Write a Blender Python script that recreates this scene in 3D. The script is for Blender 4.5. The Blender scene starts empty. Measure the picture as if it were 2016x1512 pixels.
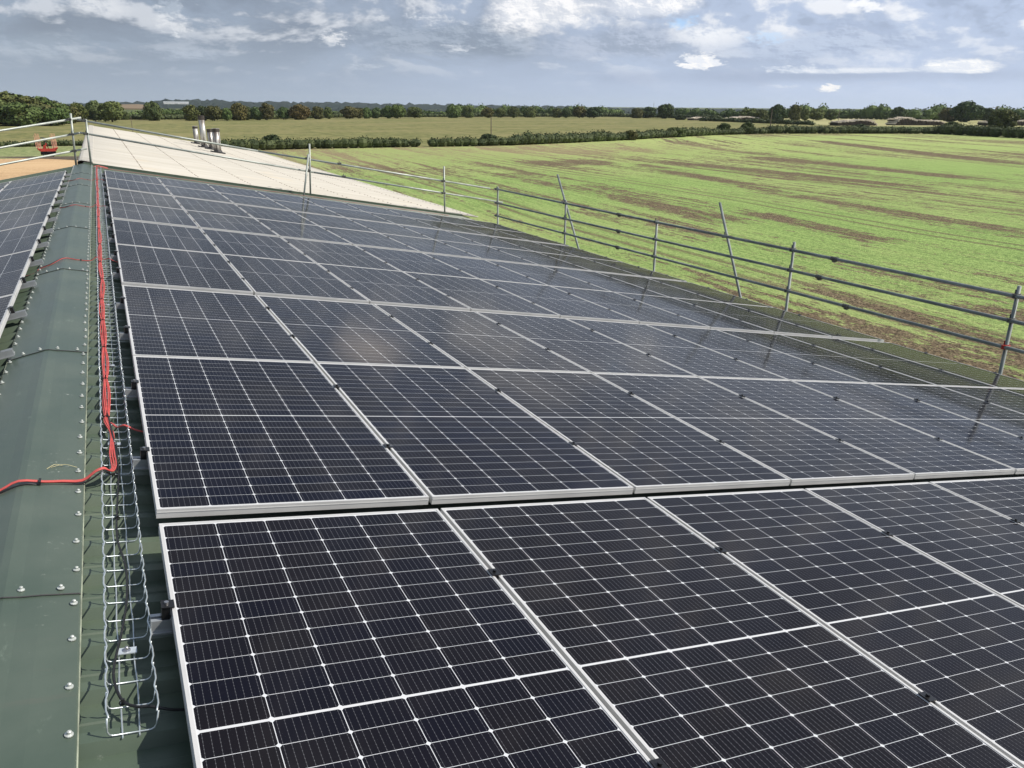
import bpy, math, random
import numpy as np
from mathutils import Matrix, Vector
R = math.radians
random.seed(7); rng = np.random.default_rng(11)
scene = bpy.context.scene
COL = scene.collection

# ---------------------------------------------------------------- camera
F_PX, YAW, PITCH, ROLL = 1558.27, 0.46373, 0.33794, 0.00661
CAM = np.array([0.0146, -2.7528, 1.3744])
_F = np.array([math.sin(YAW)*math.cos(PITCH), math.cos(YAW)*math.cos(PITCH), -math.sin(PITCH)])
_R = np.array([math.cos(YAW), -math.sin(YAW), 0.0]); _U = np.cross(_R, _F)
_R, _U = _R*math.cos(ROLL)+_U*math.sin(ROLL), -_R*math.sin(ROLL)+_U*math.cos(ROLL)
cd = bpy.data.cameras.new('camera'); cam = bpy.data.objects.new('camera', cd); COL.objects.link(cam)
M = Matrix(((_R[0], _U[0], -_F[0], CAM[0]), (_R[1], _U[1], -_F[1], CAM[1]), (_R[2], _U[2], -_F[2], CAM[2]), (0, 0, 0, 1)))
cam.matrix_world = M
cd.sensor_width = 36; cd.lens = F_PX/2016*36; cd.clip_start = 0.05; cd.clip_end = 30000
scene.camera = cam
scene.render.resolution_x, scene.render.resolution_y = 1024, 768

# ---------------------------------------------------------------- sun, view
SUN = Vector((0.84, -0.45, 0.867)).normalized()
SUN_EL = math.asin(SUN.z); SUN_AZ = math.atan2(SUN.x, SUN.y)
sl = bpy.data.lights.new('sun', 'SUN'); sl.energy = 4.9; sl.angle = R(0.5); sl.color = (1.0, 0.93, 0.83)
sun = bpy.data.objects.new('sun', sl); COL.objects.link(sun)
sun.rotation_euler = SUN.to_track_quat('Z', 'Y').to_euler(); sun.location = (20, -10, 25)
scene.view_settings.view_transform = 'Standard'; scene.view_settings.look = 'None'
scene.view_settings.exposure = 0.12; scene.view_settings.gamma = 1.0
scene.render.engine = 'CYCLES'
scene.cycles.max_bounces = 6; scene.cycles.volume_bounces = 1

# ---------------------------------------------------------------- node helper
class NT:
    def __init__(s, tree): s.t = tree; s.n = tree.nodes; s.l = tree.links
    def node(s, typ, **kw):
        n = s.n.new(typ)
        for k, v in kw.items(): setattr(n, k, v)
        return n
    def link(s, a, b):
        if isinstance(a, V): a = a.s
        if hasattr(a, 'is_output'): s.l.new(a, b)
        else:
            try: b.default_value = a
            except Exception: b.default_value = (*a, 1) if len(a) == 3 else a
    def math(s, op, *a, clamp=False):
        n = s.n.new('ShaderNodeMath'); n.operation = op; n.use_clamp = clamp
        for i, x in enumerate(a): s.link(x, n.inputs[i])
        return V(s, n.outputs[0])
    def noise(s, vec, scale=1.0, detail=3, rough=0.5, dist=0.0):
        n = s.n.new('ShaderNodeTexNoise'); n.inputs['Scale'].default_value = scale
        n.inputs['Detail'].default_value = detail; n.inputs['Roughness'].default_value = rough
        n.inputs['Distortion'].default_value = dist
        s.link(vec, n.inputs['Vector']); return V(s, n.outputs['Fac'])
    def white(s, vec):
        n = s.n.new('ShaderNodeTexWhiteNoise'); s.link(vec, n.inputs['Vector']); return V(s, n.outputs['Value'])
    def comb(s, x, y, z=0.0):
        n = s.n.new('ShaderNodeCombineXYZ')
        for i, q in enumerate((x, y, z)): s.link(q, n.inputs[i])
        return V(s, n.outputs[0])
    def sep(s, v):
        n = s.n.new('ShaderNodeSeparateXYZ'); s.link(v, n.inputs[0]); return [V(s, o) for o in n.outputs]
    def mix(s, f, a, b):
        n = s.n.new('ShaderNodeMix'); n.data_type = 'RGBA'; n.clamp_factor = True
        s.link(f, n.inputs[0]); s.link(a, n.inputs[6]); s.link(b, n.inputs[7]); return V(s, n.outputs[2])
    def ramp(s, x, lo, hi):     # smoothstep
        n = s.n.new('ShaderNodeMapRange'); n.interpolation_type = 'SMOOTHSTEP'
        s.link(x, n.inputs[0]); s.link(lo, n.inputs[1]); s.link(hi, n.inputs[2]); return V(s, n.outputs[0])
    def bump(s, h, strength=0.3, dist=0.01):
        n = s.n.new('ShaderNodeBump'); n.inputs['Strength'].default_value = strength
        n.inputs['Distance'].default_value = dist; s.link(h, n.inputs['Height']); return V(s, n.outputs[0])
class V:
    def __init__(s, nt, sock): s.nt = nt; s.s = sock
    def __add__(s, o): return s.nt.math('ADD', s, o)
    __radd__ = __add__
    def __sub__(s, o): return s.nt.math('SUBTRACT', s, o)
    def __rsub__(s, o): return s.nt.math('SUBTRACT', o, s)
    def __mul__(s, o): return s.nt.math('MULTIPLY', s, o)
    __rmul__ = __mul__
    def __truediv__(s, o): return s.nt.math('DIVIDE', s, o)
    def abs(s): return s.nt.math('ABSOLUTE', s)
    def floor(s): return s.nt.math('FLOOR', s)
    def frac(s): return s.nt.math('FRACT', s)
    def max(s, o): return s.nt.math('MAXIMUM', s, o)
    def min(s, o): return s.nt.math('MINIMUM', s, o)
    def lt(s, o): return s.nt.math('LESS_THAN', s, o)
    def gt(s, o): return s.nt.math('GREATER_THAN', s, o)
    def pow(s, o): return s.nt.math('POWER', s, o)
    def sin(s): return s.nt.math('SINE', s)
    def clamp(s): return s.nt.math('ADD', s, 0.0, clamp=True)

# ---------------------------------------------------------------- world: Nishita sky + broken cloud
world = bpy.data.worlds.new('World'); scene.world = world; world.use_nodes = True
wt = world.node_tree; wt.nodes.clear(); W = NT(wt)
sky = W.node('ShaderNodeTexSky', sky_type='NISHITA'); sky.sun_disc = False
sky.sun_elevation = SUN_EL; sky.sun_rotation = SUN_AZ; sky.air_density = 1.0; sky.dust_density = 0.6
bg1 = W.node('ShaderNodeBackground'); wt.links.new(sky.outputs[0], bg1.inputs[0]); bg1.inputs[1].default_value = 0.11
geo = W.node('ShaderNodeTexCoord'); dv = geo.outputs['Generated']
dx, dy, dz = W.sep(dv)
az = W.math('ARCTAN2', dx, dy); el = W.math('ARCSINE', dz)      # radians, az clockwise from +Y
def wdir(px, py):
    d = _F + _R*(px-1008)/F_PX - _U*(py-756)/F_PX; d /= np.linalg.norm(d)
    return math.atan2(d[0], d[1]), math.asin(d[2])
# cloud space: clouds flatten towards the horizon
cu = az*9.0; cv = W.math('LOGARITHM', el.max(0.0)+0.060, 2.718)*2.6
def dens(ox, oy, sc, det, seed, rough=0.58):
    return W.noise(W.comb(cu+ox, cv+oy, seed), sc, det, rough, 0.25)
d0 = dens(0, 0, 0.50, 6, 1.0, 0.55); d1 = dens(0.12, 0.19, 0.50, 6, 1.0, 0.55)         # same field, stepped towards the sun
e0 = dens(5, 0, 1.35, 7, 4.0, 0.57); e1 = dens(5.06, 0.10, 1.35, 7, 4.0, 0.57)
lit = (d0-d1)*7.5+(e0-e1)*2.8+0.03                                            # + on sunward flanks, - on bellies
right = W.ramp(az, -0.05, 0.95)
low = W.ramp(el, 0.085, 0.0)
grey = W.mix(right, (0.300, 0.362, 0.462, 1), (0.470, 0.555, 0.735, 1))
dark = W.mix(right, (0.215, 0.255, 0.325, 1), (0.310, 0.370, 0.500, 1))
pale = W.mix(right, (0.620, 0.650, 0.710, 1), (0.900, 0.910, 0.950, 1))
col = grey
body = W.ramp(d0*0.65+e0*0.35, 0.46, 0.60)*(1.0-low*0.85)                 # thicker cloud
col = W.mix(body*0.95, col, dark)
col = W.mix(W.ramp(lit, 0.04, 0.62)*(1.0-low*0.9)*0.85, col, pale)
col = W.mix(W.ramp(lit, -0.05, -0.60)*(1.0-low*0.9)*0.6, col, dark)
hz_ = W.mix(right, (0.325, 0.395, 0.500, 1), (0.520, 0.620, 0.820, 1))
col = W.mix(low*0.75, col, hz_)
f0 = dens(2, 7, 8.0, 7, 9.0, 0.62); f1 = dens(2.012, 7.02, 8.0, 7, 9.0, 0.62)
def blob(px, py, w, h, k, soft, flat=0.0):
    small = w < 64
    a0, e0_ = wdir(px, py); w /= F_PX; h /= F_PX
    u = (az-a0)/w; v = (el-e0_)/h
    if flat: v = v.max(0.0)+(v.min(0.0))*(1+flat)
    r = W.math('SQRT', u*u+v*v)
    if small: return W.ramp(1.0-r+(f0-0.5)*k*4.2+(e0-0.5)*k*0.8, 0.0, soft)
    return W.ramp(1.0-r+(e0-0.5)*k*3.0+(d0-0.5)*k*1.6+(f0-0.5)*k*0.6, 0.0, soft)
shade = W.ramp(e0-e1+(d0-d1)*0.8+(f0-f1)*0.5, -0.09, 0.09)
for (px, py, w, h, top, bot, a, k, s, f) in [
    (1640, 150, 560, 20, (0.37, 0.44, 0.60), (0.34, 0.41, 0.56), 0.75, 0.5, 1.0, 0),
    (860, 74, 230, 42, (0.36, 0.42, 0.52), (0.255, 0.305, 0.395), 0.95, 0.55, 0.7, 0),
    (1225, 88, 165, 46, (0.46, 0.52, 0.65), (0.33, 0.39, 0.51), 1.0, 0.5, 0.6, 0.4),
    (1680, 84, 300, 44, (0.50, 0.58, 0.74), (0.37, 0.44, 0.60), 0.95, 0.55, 0.7, 0.3),
    (330, 80, 130, 24, (0.34, 0.40, 0.50), (0.26, 0.315, 0.405), 0.6, 0.8, 0.9, 0),
    (1100, 24, 150, 52, (0.95, 0.94, 0.95), (0.66, 0.69, 0.76), 1.0, 0.55, 0.55, 0.3),
    (1280, 10, 100, 36, (0.97, 0.96, 0.97), (0.66, 0.70, 0.79), 1.0, 0.55, 0.55, 0.3),
    (1400, 66, 90, 28, (0.86, 0.88, 0.93), (0.60, 0.66, 0.78), 0.8, 0.9, 0.8, 0),
    (1342, 45, 30, 16, (0.42, 0.66, 0.98), (0.42, 0.66, 0.98), 0.7, 0.7, 0.9, 0),
    (1512, 74, 40, 14, (0.55, 0.72, 0.95), (0.60, 0.74, 0.95), 0.6, 0.8, 0.9, 0),
    (1378, 126, 44, 20, (1.00, 0.98, 0.97), (0.80, 0.83, 0.90), 1.0, 0.55, 0.4, 0.9),
    (1880, 136, 75, 17, (1.00, 0.99, 0.98), (0.78, 0.82, 0.90), 0.95, 0.6, 0.5, 0.9),
    (1700, 140, 150, 8, (0.85, 0.88, 0.94), (0.64, 0.71, 0.83), 0.8, 0.8, 0.8, 0.5),
    (1565, 137, 60, 8, (0.82, 0.85, 0.92), (0.62, 0.69, 0.82), 0.7, 0.8, 0.8, 0.5),
    (1632, 175, 21, 11, (0.98, 0.96, 0.95), (0.82, 0.84, 0.90), 0.95, 0.6, 0.5, 0.8),
    (1540, 170, 34, 5, (0.68, 0.74, 0.86), (0.60, 0.67, 0.80), 0.7, 0.8, 0.9, 0),
    (1704, 10, 30, 15, (0.98, 0.98, 1.0), (0.75, 0.80, 0.90), 0.85, 0.8, 0.6, 0.3),
    (340, 28, 34, 40, (0.74, 0.76, 0.80), (0.42, 0.48, 0.57), 0.8, 0.8, 0.8, 0),
    (190, 10, 70, 18, (0.72, 0.74, 0.78), (0.45, 0.50, 0.59), 0.75, 0.8, 0.8, 0),
    (655, 78, 30, 18, (0.78, 0.79, 0.82), (0.42, 0.48, 0.58), 0.8, 0.9, 0.8, 0.4),
    (850, 38, 60, 13, (0.72, 0.75, 0.80), (0.42, 0.47, 0.57), 0.75, 0.9, 0.9, 0),
    (900, 94, 30, 8, (0.72, 0.75, 0.80), (0.45, 0.50, 0.60), 0.7, 0.8, 0.8, 0),
    (380, 112, 75, 16, (0.44, 0.50, 0.60), (0.33, 0.39, 0.49), 0.8, 0.8, 1.0, 0.5),
    (722, 131, 42, 9, (0.48, 0.54, 0.64), (0.36, 0.42, 0.52), 0.8, 0.8, 0.9, 0.6),
    (70, 92, 90, 20, (0.44, 0.50, 0.59), (0.33, 0.39, 0.48), 0.7, 0.8, 1.0, 0)]:
    col = W.mix(blob(px, py, w, h, k, s, f)*a, col, W.mix(shade, (*bot, 1), (*top, 1)))
# bright cloud tops standing just higher than the frame (seen mirrored in the panels)
def hi_blob(az0, el0, w, h, c, a, col):
    r = W.math('SQRT', ((az-az0)/w)*((az-az0)/w)+((el-el0)/h)*((el-el0)/h))
    return W.mix(W.ramp(1.0-r+(e0-0.5)*1.1, 0.0, 0.9)*a, col, c)
col = hi_blob(0.350, 0.160, 0.062, 0.036, (1.55, 1.42, 1.32, 1), 1.0, col)
col = hi_blob(0.56, 0.158, 0.09, 0.030, (1.10, 1.08, 1.08, 1), 0.8, col)
n_big = d0
bg2 = W.node('ShaderNodeBackground'); W.link(col, bg2.inputs[0]); bg2.inputs[1].default_value = 1.0
ms = W.node('ShaderNodeMixShader')
cover = W.ramp(d0+W.ramp(el, 0.60, 0.20)*0.6, 0.36, 0.60)*0.90+0.05
W.link(cover, ms.inputs[0]); wt.links.new(bg1.outputs[0], ms.inputs[1]); wt.links.new(bg2.outputs[0], ms.inputs[2])
wo = W.node('ShaderNodeOutputWorld'); wt.links.new(ms.outputs[0], wo.inputs[0])

# ---------------------------------------------------------------- materials
def mat(name, color=(0.5, 0.5, 0.5), rough=0.5, metal=0.0, spec=0.5, var=0.0, vscale=8.0, bump=0.0, bscale=60.0, bdist=0.004):
    color = tuple(color)[:3]; m = bpy.data.materials.new(name); m.use_nodes = True; t = NT(m.node_tree)
    b = m.node_tree.nodes['Principled BSDF']
    b.inputs['Roughness'].default_value = rough; b.inputs['Metallic'].default_value = metal
    b.inputs['Specular IOR Level'].default_value = spec
    tc = t.node('ShaderNodeTexCoord').outputs['Object']
    if var > 0:
        n = t.noise(tc, vscale, 6, 0.6)
        lo = tuple(c*(1-var) for c in color)+(1,); hi = tuple(min(1, c*(1+var)) for c in color)+(1,)
        t.link(t.mix(t.ramp(n, 0.3, 0.7), lo, hi), b.inputs['Base Color'])
        t.link(n*0.2+(rough-0.1), b.inputs['Roughness'])
    else: b.inputs['Base Color'].default_value = (*color, 1)
    if bump > 0: t.link(t.bump(t.noise(tc, bscale, 4, 0.6), bump, bdist), b.inputs['Normal'])
    return m
def bsdf(m): return m.node_tree.nodes['Principled BSDF']

M_frame = mat('anodised_aluminium', (0.56, 0.56, 0.55), 0.38, 0.15, var=0.06, vscale=5)
M_side = mat('aluminium_side', (0.60, 0.60, 0.59), 0.4, 0.2, var=0.06)
M_rail = mat('rail_aluminium', (0.40, 0.42, 0.43), 0.38, 0.6, var=0.08)
M_clamp = mat('black_clamp', (0.012, 0.012, 0.013), 0.35, 0.2)
M_bolt = mat('steel_bolt', (0.45, 0.45, 0.46), 0.25, 0.9)
M_zinc = mat('galvanised_wire', (0.60, 0.66, 0.68), 0.33, 0.65, var=0.1, vscale=40)
M_plate = mat('zinc_plate', (0.62, 0.68, 0.72), 0.3, 0.5, var=0.1, vscale=30)
M_red = mat('red_cable', (0.52, 0.085, 0.075), 0.5, var=0.12, vscale=20)
M_blk = mat('black_cable', (0.014, 0.014, 0.015), 0.4)
M_screw = mat('roof_screw', (0.50, 0.53, 0.50), 0.4, 0.3, var=0.25, vscale=60)
M_wash = mat('screw_washer', (0.42, 0.46, 0.44), 0.4, 0.3)
M_straw = mat('straw', (0.55, 0.50, 0.28), 0.8)
M_wood = mat('cut_timber', (0.55, 0.49, 0.40), 0.85, var=0.25, vscale=2)
M_bark = mat('bark', (0.075, 0.055, 0.04), 0.95, var=0.3, vscale=6, bump=0.6, bscale=12, bdist=0.03)
M_logend = mat('log_dark', (0.040, 0.030, 0.025), 0.95, var=0.5, vscale=3)
M_ironred = mat('red_paint', (0.42, 0.045, 0.03), 0.45, var=0.15, vscale=3)
M_tine = mat('primed_tine', (0.72, 0.36, 0.26), 0.5, var=0.1)
M_tyre = mat('tyre_rubber', (0.02, 0.02, 0.02), 0.85)
M_wall = mat('wall_cladding', (0.055, 0.085, 0.065), 0.5, var=0.15, vscale=1.0)
M_blockwall = mat('cement_wall', (0.36, 0.34, 0.30), 0.9, var=0.15, vscale=1.0)
M_white = mat('white_cladding', (0.75, 0.76, 0.76), 0.6, var=0.05, vscale=0.2)
M_greyroof = mat('grey_roof_sheet', (0.55, 0.57, 0.58), 0.6, var=0.05, vscale=0.2)
M_pole = mat('pole_timber', (0.16, 0.13, 0.10), 0.9, var=0.2, vscale=4)
M_ceram = mat('insulator', (0.3, 0.25, 0.22), 0.3)
M_cuff = mat('coupler_steel', (0.13, 0.13, 0.12), 0.55, 0.6, var=0.4, vscale=30)
M_cuffred = mat('coupler_red', (0.35, 0.03, 0.02), 0.5)

# scaffold tube: dull galvanised with rust and mortar spots
M_tube = mat('scaffold_tube', (0.3, 0.33, 0.31), 0.42, 0.25)
t = NT(M_tube.node_tree); tc = t.node('ShaderNodeTexCoord').outputs['Object']
n1 = t.noise(tc, 2.5, 6, 0.65); n2 = t.noise(tc, 22, 5, 0.7)
c = t.mix(t.ramp(n1, 0.35, 0.7), (0.27, 0.30, 0.275, 1), (0.47, 0.50, 0.46, 1))
c = t.mix(t.ramp(n2, 0.66, 0.72), c, (0.55, 0.54, 0.50, 1)); c = t.mix(t.ramp(n2, 0.37, 0.30)*0.6, c, (0.16, 0.10, 0.07, 1))
t.link(c, bsdf(M_tube).inputs['Base Color']); t.link(n1*0.4+0.25, bsdf(M_tube).inputs['Roughness'])
M_tube_dark = mat('dark_scaffold_tube', (0.15, 0.17, 0.16), 0.6, 0.1)  # same tube in a darker base tone, for the eave run
t = NT(M_tube_dark.node_tree); tc = t.node('ShaderNodeTexCoord').outputs['Object']
n1 = t.noise(tc, 2.0, 6, 0.65); n2 = t.noise(tc, 24, 5, 0.7)
c = t.mix(t.ramp(n1, 0.35, 0.7), (0.150, 0.175, 0.168, 1), (0.30, 0.33, 0.315, 1))
c = t.mix(t.ramp(n2, 0.68, 0.74), c, (0.42, 0.42, 0.38, 1)); c = t.mix(t.ramp(n2, 0.36, 0.30)*0.6, c, (0.11, 0.07, 0.05, 1))
t.link(c, bsdf(M_tube_dark).inputs['Base Color'])

# flue steel
M_flue = mat('flue_steel', (0.5, 0.48, 0.45), 0.4, 0.5)
t = NT(M_flue.node_tree); tc = t.node('ShaderNodeTexCoord').outputs['Object']; x, y, z = t.sep(tc)
st = t.noise(t.comb(x*9, y*9, z*0.7), 1.0, 5, 0.6)
c = t.mix(t.ramp(st, 0.4, 0.62), (0.17, 0.145, 0.13, 1), (0.56, 0.55, 0.51, 1)); t.link(c, bsdf(M_flue).inputs['Base Color'])
M_soot = mat('sooty_steel', (0.05, 0.042, 0.036), 0.7, 0.2, var=0.4, vscale=6)
M_rustb = mat('rusty_bolt', (0.22, 0.175, 0.135), 0.8, var=0.3)
M_lead = mat('dark_flashing', (0.030, 0.030, 0.032), 0.6)

# green plastisol roof and capping
def green_mat(name, a, b, rough, scuff=0.5):
    m = mat(name, a, rough); t = NT(m.node_tree); B = bsdf(m)
    P = t.node('ShaderNodeTexCoord').outputs['Object']
    x, y, z = t.sep(P)
    n1 = t.noise(P, 1.7, 6, 0.6, 0.3); n2 = t.noise(t.comb(x*14, y*5, z*3), 1.0, 7, 0.75); n3 = t.noise(P, 38, 5, 0.7)
    c = t.mix(t.ramp(n1, 0.3, 0.7), (*a, 1), (*b, 1))
    c = t.mix(t.ramp(n2, 0.60, 0.80)*scuff, c, tuple(min(1, q*1.9+0.02) for q in b)+(1,))
    streak = t.ramp(t.noise(t.comb(x*2.5, y*22.0, z*2.0), 1.0, 5, 0.7), 0.56, 0.74)*0.45
    c = t.mix(streak*scuff, c, (0.10, 0.105, 0.085, 1))
    chalk = t.ramp(t.noise(t.comb(x*6+3, y*2.5, 4.0), 1.0, 3, 0.5), 0.55, 0.70)*t.ramp(n3, 0.60, 0.70)
    c = t.mix(chalk*scuff, c, (0.42, 0.45, 0.40, 1))
    t.link(c, B.inputs['Base Color']); t.link(n1*0.25+n2*0.12+(rough-0.18), B.inputs['Roughness'])
    t.link(t.bump(n2, 0.12, 0.004), B.inputs['Normal']); return m
M_roof = green_mat('green_roof_sheet', (0.062, 0.090, 0.064), (0.095, 0.125, 0.086), 0.42, 0.35)
M_cap = green_mat('green_ridge_cap', (0.060, 0.086, 0.066), (0.090, 0.116, 0.092), 0.36, 0.75)
M_capedge = mat('cut_sheet_edge', (0.26, 0.29, 0.22), 0.7, var=0.35, vscale=10)

# fibre cement roof
M_fc = mat('fibre_cement', (0.6, 0.56, 0.48), 0.9)
t = NT(M_fc.node_tree); P = t.node('ShaderNodeTexCoord').outputs['Object']; x, y, z = t.sep(P)
n1 = t.noise(t.comb(x*0.25, y*1.2, 0.0), 1.0, 6, 0.6); n2 = t.noise(t.comb(x*1.1, y*7.0, 0.0), 1.0, 5, 0.65); n3 = t.noise(P, 0.55, 4, 0.5)
c = t.mix(t.ramp(n1, 0.3, 0.7), (0.40, 0.380, 0.330, 1), (0.48, 0.460, 0.410, 1))
c = t.mix(t.ramp(n2, 0.5, 0.75)*0.4, c, (0.38, 0.34, 0.28, 1)); c = t.mix(t.ramp(n3, 0.60, 0.75)*0.35, c, (0.52, 0.42, 0.28, 1))
t.link(c, bsdf(M_fc).inputs['Base Color'])

# photovoltaic laminate (object space metres, panel centre at 0)
PWID, PLEN = 1.038, 2.106
CU, CV = 0.1690, 0.0860
M_cell = mat('photovoltaic_cells', (0.02, 0.02, 0.03), 0.06)
t = NT(M_cell.node_tree); B = bsdf(M_cell)
P = t.node('ShaderNodeTexCoord').outputs['Object']; x, y, z = t.sep(P)
u = (x+3*CU)/CU; ya = y.abs()-0.0036; v = ya/CV
inside = x.abs().lt(3*CU-0.0005)*ya.gt(0.0)*ya.lt(12*CV)
fu = u.frac(); fv = v.frac()
du = fu.min(1.0-fu)*CU; dvv = fv.min(1.0-fv)*CV
gap = du.lt(0.00100).max(dvv.lt(0.00080)).max((du+dvv).lt(0.0078))
fb = (u*9.0).frac(); db = (fb-0.5).abs()*(CU/9)
bus = db.lt(0.00042)*0.22
pad = db.lt(0.0010)*((v*7.0).frac()-0.5).abs().lt(0.13)*0.24
oi = t.node('ShaderNodeObjectInfo').outputs['Random']
rnd = t.white(t.comb(u.floor(), v.floor()*y.gt(0)+v.floor(), V(t, oi)*37.0))
rn2 = t.white(t.comb(V(t, oi)*91.0, 3.0, 5.0))
cellc = t.mix(rnd, (0.0020, 0.0032, 0.0110, 1), (0.0066, 0.0062, 0.0092, 1))
cellc = t.mix(rn2*0.75, cellc, (0.0078, 0.0066, 0.0070, 1))
cc = t.mix(bus.max(pad), cellc, (0.34, 0.35, 0.38, 1))
cc = t.mix(gap, cc, (0.58, 0.60, 0.62, 1)); cc = t.mix(inside, (0.56, 0.57, 0.58, 1), cc)
P3 = t.comb(x, y, V(t, oi)*50.0)
drip = t.ramp(t.noise(t.comb(x*3.5, y*9.0, V(t, oi)*50.0), 1.0, 6, 0.7), 0.58, 0.80)*0.035
dust = t.ramp(t.noise(P3, 9.0, 8, 0.75), 0.62, 0.88)*0.13+drip+t.ramp(t.noise(P3, 130.0, 2, 0.5), 0.76, 0.80)*0.22
cc = t.mix(dust, cc, (0.26, 0.26, 0.27, 1))
# textured anti-reflective glass: only part of the surface mirrors cleanly
B2 = t.node('ShaderNodeBsdfPrincipled'); B2.inputs['Specular IOR Level'].default_value = 0.0; B2.inputs['Roughness'].default_value = 0.6; t.link(cc, B2.inputs['Base Color'])
mxs = t.node('ShaderNodeMixShader'); mxs.inputs[0].default_value = 0.55; t.l.new(B2.outputs[0], mxs.inputs[1]); t.l.new(B.outputs[0], mxs.inputs[2])
t.l.new(mxs.outputs[0], [q for q in t.n if q.type == 'OUTPUT_MATERIAL'][0].inputs[0])
t.link(cc, B.inputs['Base Color']); t.link(dust*0.6+0.085, B.inputs['Roughness']); B.inputs['IOR'].default_value = 1.36; B.inputs['Specular Tint'].default_value = (1.0, 0.89, 0.83, 1)


# fields
def gp0(px, py, z=-7.626):
    d = _F+_R*(px-1008)/F_PX-_U*(py-756)/F_PX; k = (z-CAM[2])/d[2]; return CAM+d*k
def field_mats():
    m = mat('young_crop_soil', (0.2, 0.3, 0.1), 0.95, spec=0.15); t = NT(m.node_tree); B = bsdf(m)
    P = t.node('ShaderNodeNewGeometry').outputs['Position']; x, y, z = t.sep(P)
    w = t.ramp(x, 62.0, 190.0)
    s = x-(y-55.0)*0.42*w-(y*0.05)*(1.0-w)
    s = s+t.noise(t.comb(x*0.02, y*0.02, 0), 1, 2, 0.5)*5.0
    bands = t.noise(t.comb(s*0.22, y*0.008, 1.0), 1.0, 4, 0.65)
    bands2 = t.noise(t.comb(s*0.85, y*0.018, 5.0), 1.0, 4, 0.65)
    patch = t.noise(t.comb(x*0.028, y*0.020, 9.0), 1.0, 4, 0.55)
    mid = t.noise(t.comb(s*1.9, y*0.13, 2.0), 1.0, 6, 0.7)
    fine = t.noise(t.comb(x*4.2, y*3.0, 0), 1.0, 6, 0.75)
    grain = t.noise(t.comb(x*11.0, y*9.0, 3.0), 1.0, 4, 0.7)
    headland = t.ramp(y+x*(-0.17), 100.0, 135.0)*t.ramp(x, 150.0, 100.0)
    def strip(p, q, wdt):
        a_ = gp0(*p); b_ = gp0(*q); dx_, dy_ = b_[0]-a_[0], b_[1]-a_[1]; L2 = dx_*dx_+dy_*dy_; L_ = math.sqrt(L2)
        tt = ((x-a_[0])*(dx_/L2)+(y-a_[1])*(dy_/L2)); per = ((x-a_[0])*(-dy_/L_)+(y-a_[1])*(dx_/L_)+(patch-0.5)*5.0).abs()
        return t.ramp(per, wdt*1.5, wdt*0.1)*t.ramp(tt, -0.06, 0.10)*t.ramp(tt, 1.08, 0.9)
    traced = None
    for p, q, wdt, a_ in [((1600, 276), (2030, 327), 3.2, 0.30), ((1640, 272), (2030, 305), 1.2, 0.2), ((1483, 308), (1933, 355), 2.6, 0.30), ((1303, 318), (1840, 370), 2.4, 0.30), ((1248, 322), (1558, 384), 2.0, 0.26), ((1558, 384), (2030, 462), 2.0, 0.28),
                          ((1118, 362), (1440, 440), 2.2, 0.30), ((1473, 418), (1740, 480), 1.8, 0.24), ((1000, 340), (1130, 372), 2.5, 0.2), ((1370, 300), (1530, 303), 7.0, 0.16), ((1100, 300), (1420, 292), 9.0, 0.12), ((1020, 322), (1200, 318), 6.0, 0.22), ((1500, 520), (2030, 690), 1.3, 0.24), ((1900, 600), (2080, 720), 2.0, 0.2)]:
        q_ = strip(p, q, wdt*1.15)*(a_*0.72); traced = q_ if traced is None else traced.max(q_)
    edge = traced+t.ramp(x, 24.0, 11.0)*0.03
    barehead = t.ramp(y+x*(-0.17), 128.0, 150.0)*t.ramp(x, 130.0, 95.0)*0.03
    centre = t.ramp(x+y*0.1, 88.0, 66.0)*t.ramp(y, 70.0, 96.0)*0.02
    bare = bands*0.80+bands2*0.55+patch*0.55+(mid-0.5)*0.55+(fine-0.5)*0.25+edge+barehead+centre
    dens = t.ramp(bare, 0.84, 1.16)
    sp1 = t.noise(t.comb(s*2.2, y*0.75, 12.0), 1.0, 3, 0.6); sp2 = t.noise(t.comb(x*5.5, y*4.0, 15.0), 1.0, 4, 0.7); sp3 = t.noise(t.comb(s*0.8, y*0.3, 19.0), 1.0, 2, 0.5)
    spk = sp1*0.40+sp2*0.38+sp3*0.22
    soil = t.ramp(dens*0.205+0.385-spk, -0.03, 0.03)
    soilc = t.mix(t.ramp(fine*0.55+grain*0.45, 0.42, 0.60), (0.050, 0.035, 0.022, 1), (0.250, 0.190, 0.115, 1))
    strawm = t.ramp(grain*0.6+mid*0.4, 0.52, 0.62)
    soilc = t.mix(strawm*0.55, soilc, (0.40, 0.35, 0.21, 1))
    soilc = t.mix(headland*0.65, soilc, (0.330, 0.270, 0.150, 1))
    g = t.mix(t.ramp(fine*0.5+grain*0.3+mid*0.2, 0.41, 0.57), (0.105, 0.180, 0.047, 1), (0.345, 0.480, 0.145, 1))
    g = t.mix(t.ramp(t.noise(t.comb(x*7.0, y*4.0, 23.0), 1.0, 4, 0.75), 0.43, 0.36)*0.55, g, (0.055, 0.055, 0.028, 1))  # dark specks: small shadows among the seedlings, painted into the crop colour
    g = t.mix(t.ramp(patch+mid*0.4, 0.55, 0.90)*0.55, g, (0.430, 0.460, 0.190, 1))
    far = t.ramp(y+x*0.5, 90.0, 260.0)
    g = t.mix(far*0.45, g, (0.450, 0.500, 0.185, 1))
    g = t.mix(headland*0.5, g, (0.340, 0.350, 0.150, 1))
    # wheel tracks
    tr = (((s+3.0)/24.0).frac()-0.5).abs()*24.0
    trk = t.ramp((tr-0.95).abs(), 0.42, 0.20)*t.ramp(mid+fine*0.6, 0.62, 0.86)
    hx = ((y-x*0.28)/36.0-0.12).frac(); htr = ((hx-0.5).abs()*36.0-0.95).abs()
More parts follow.
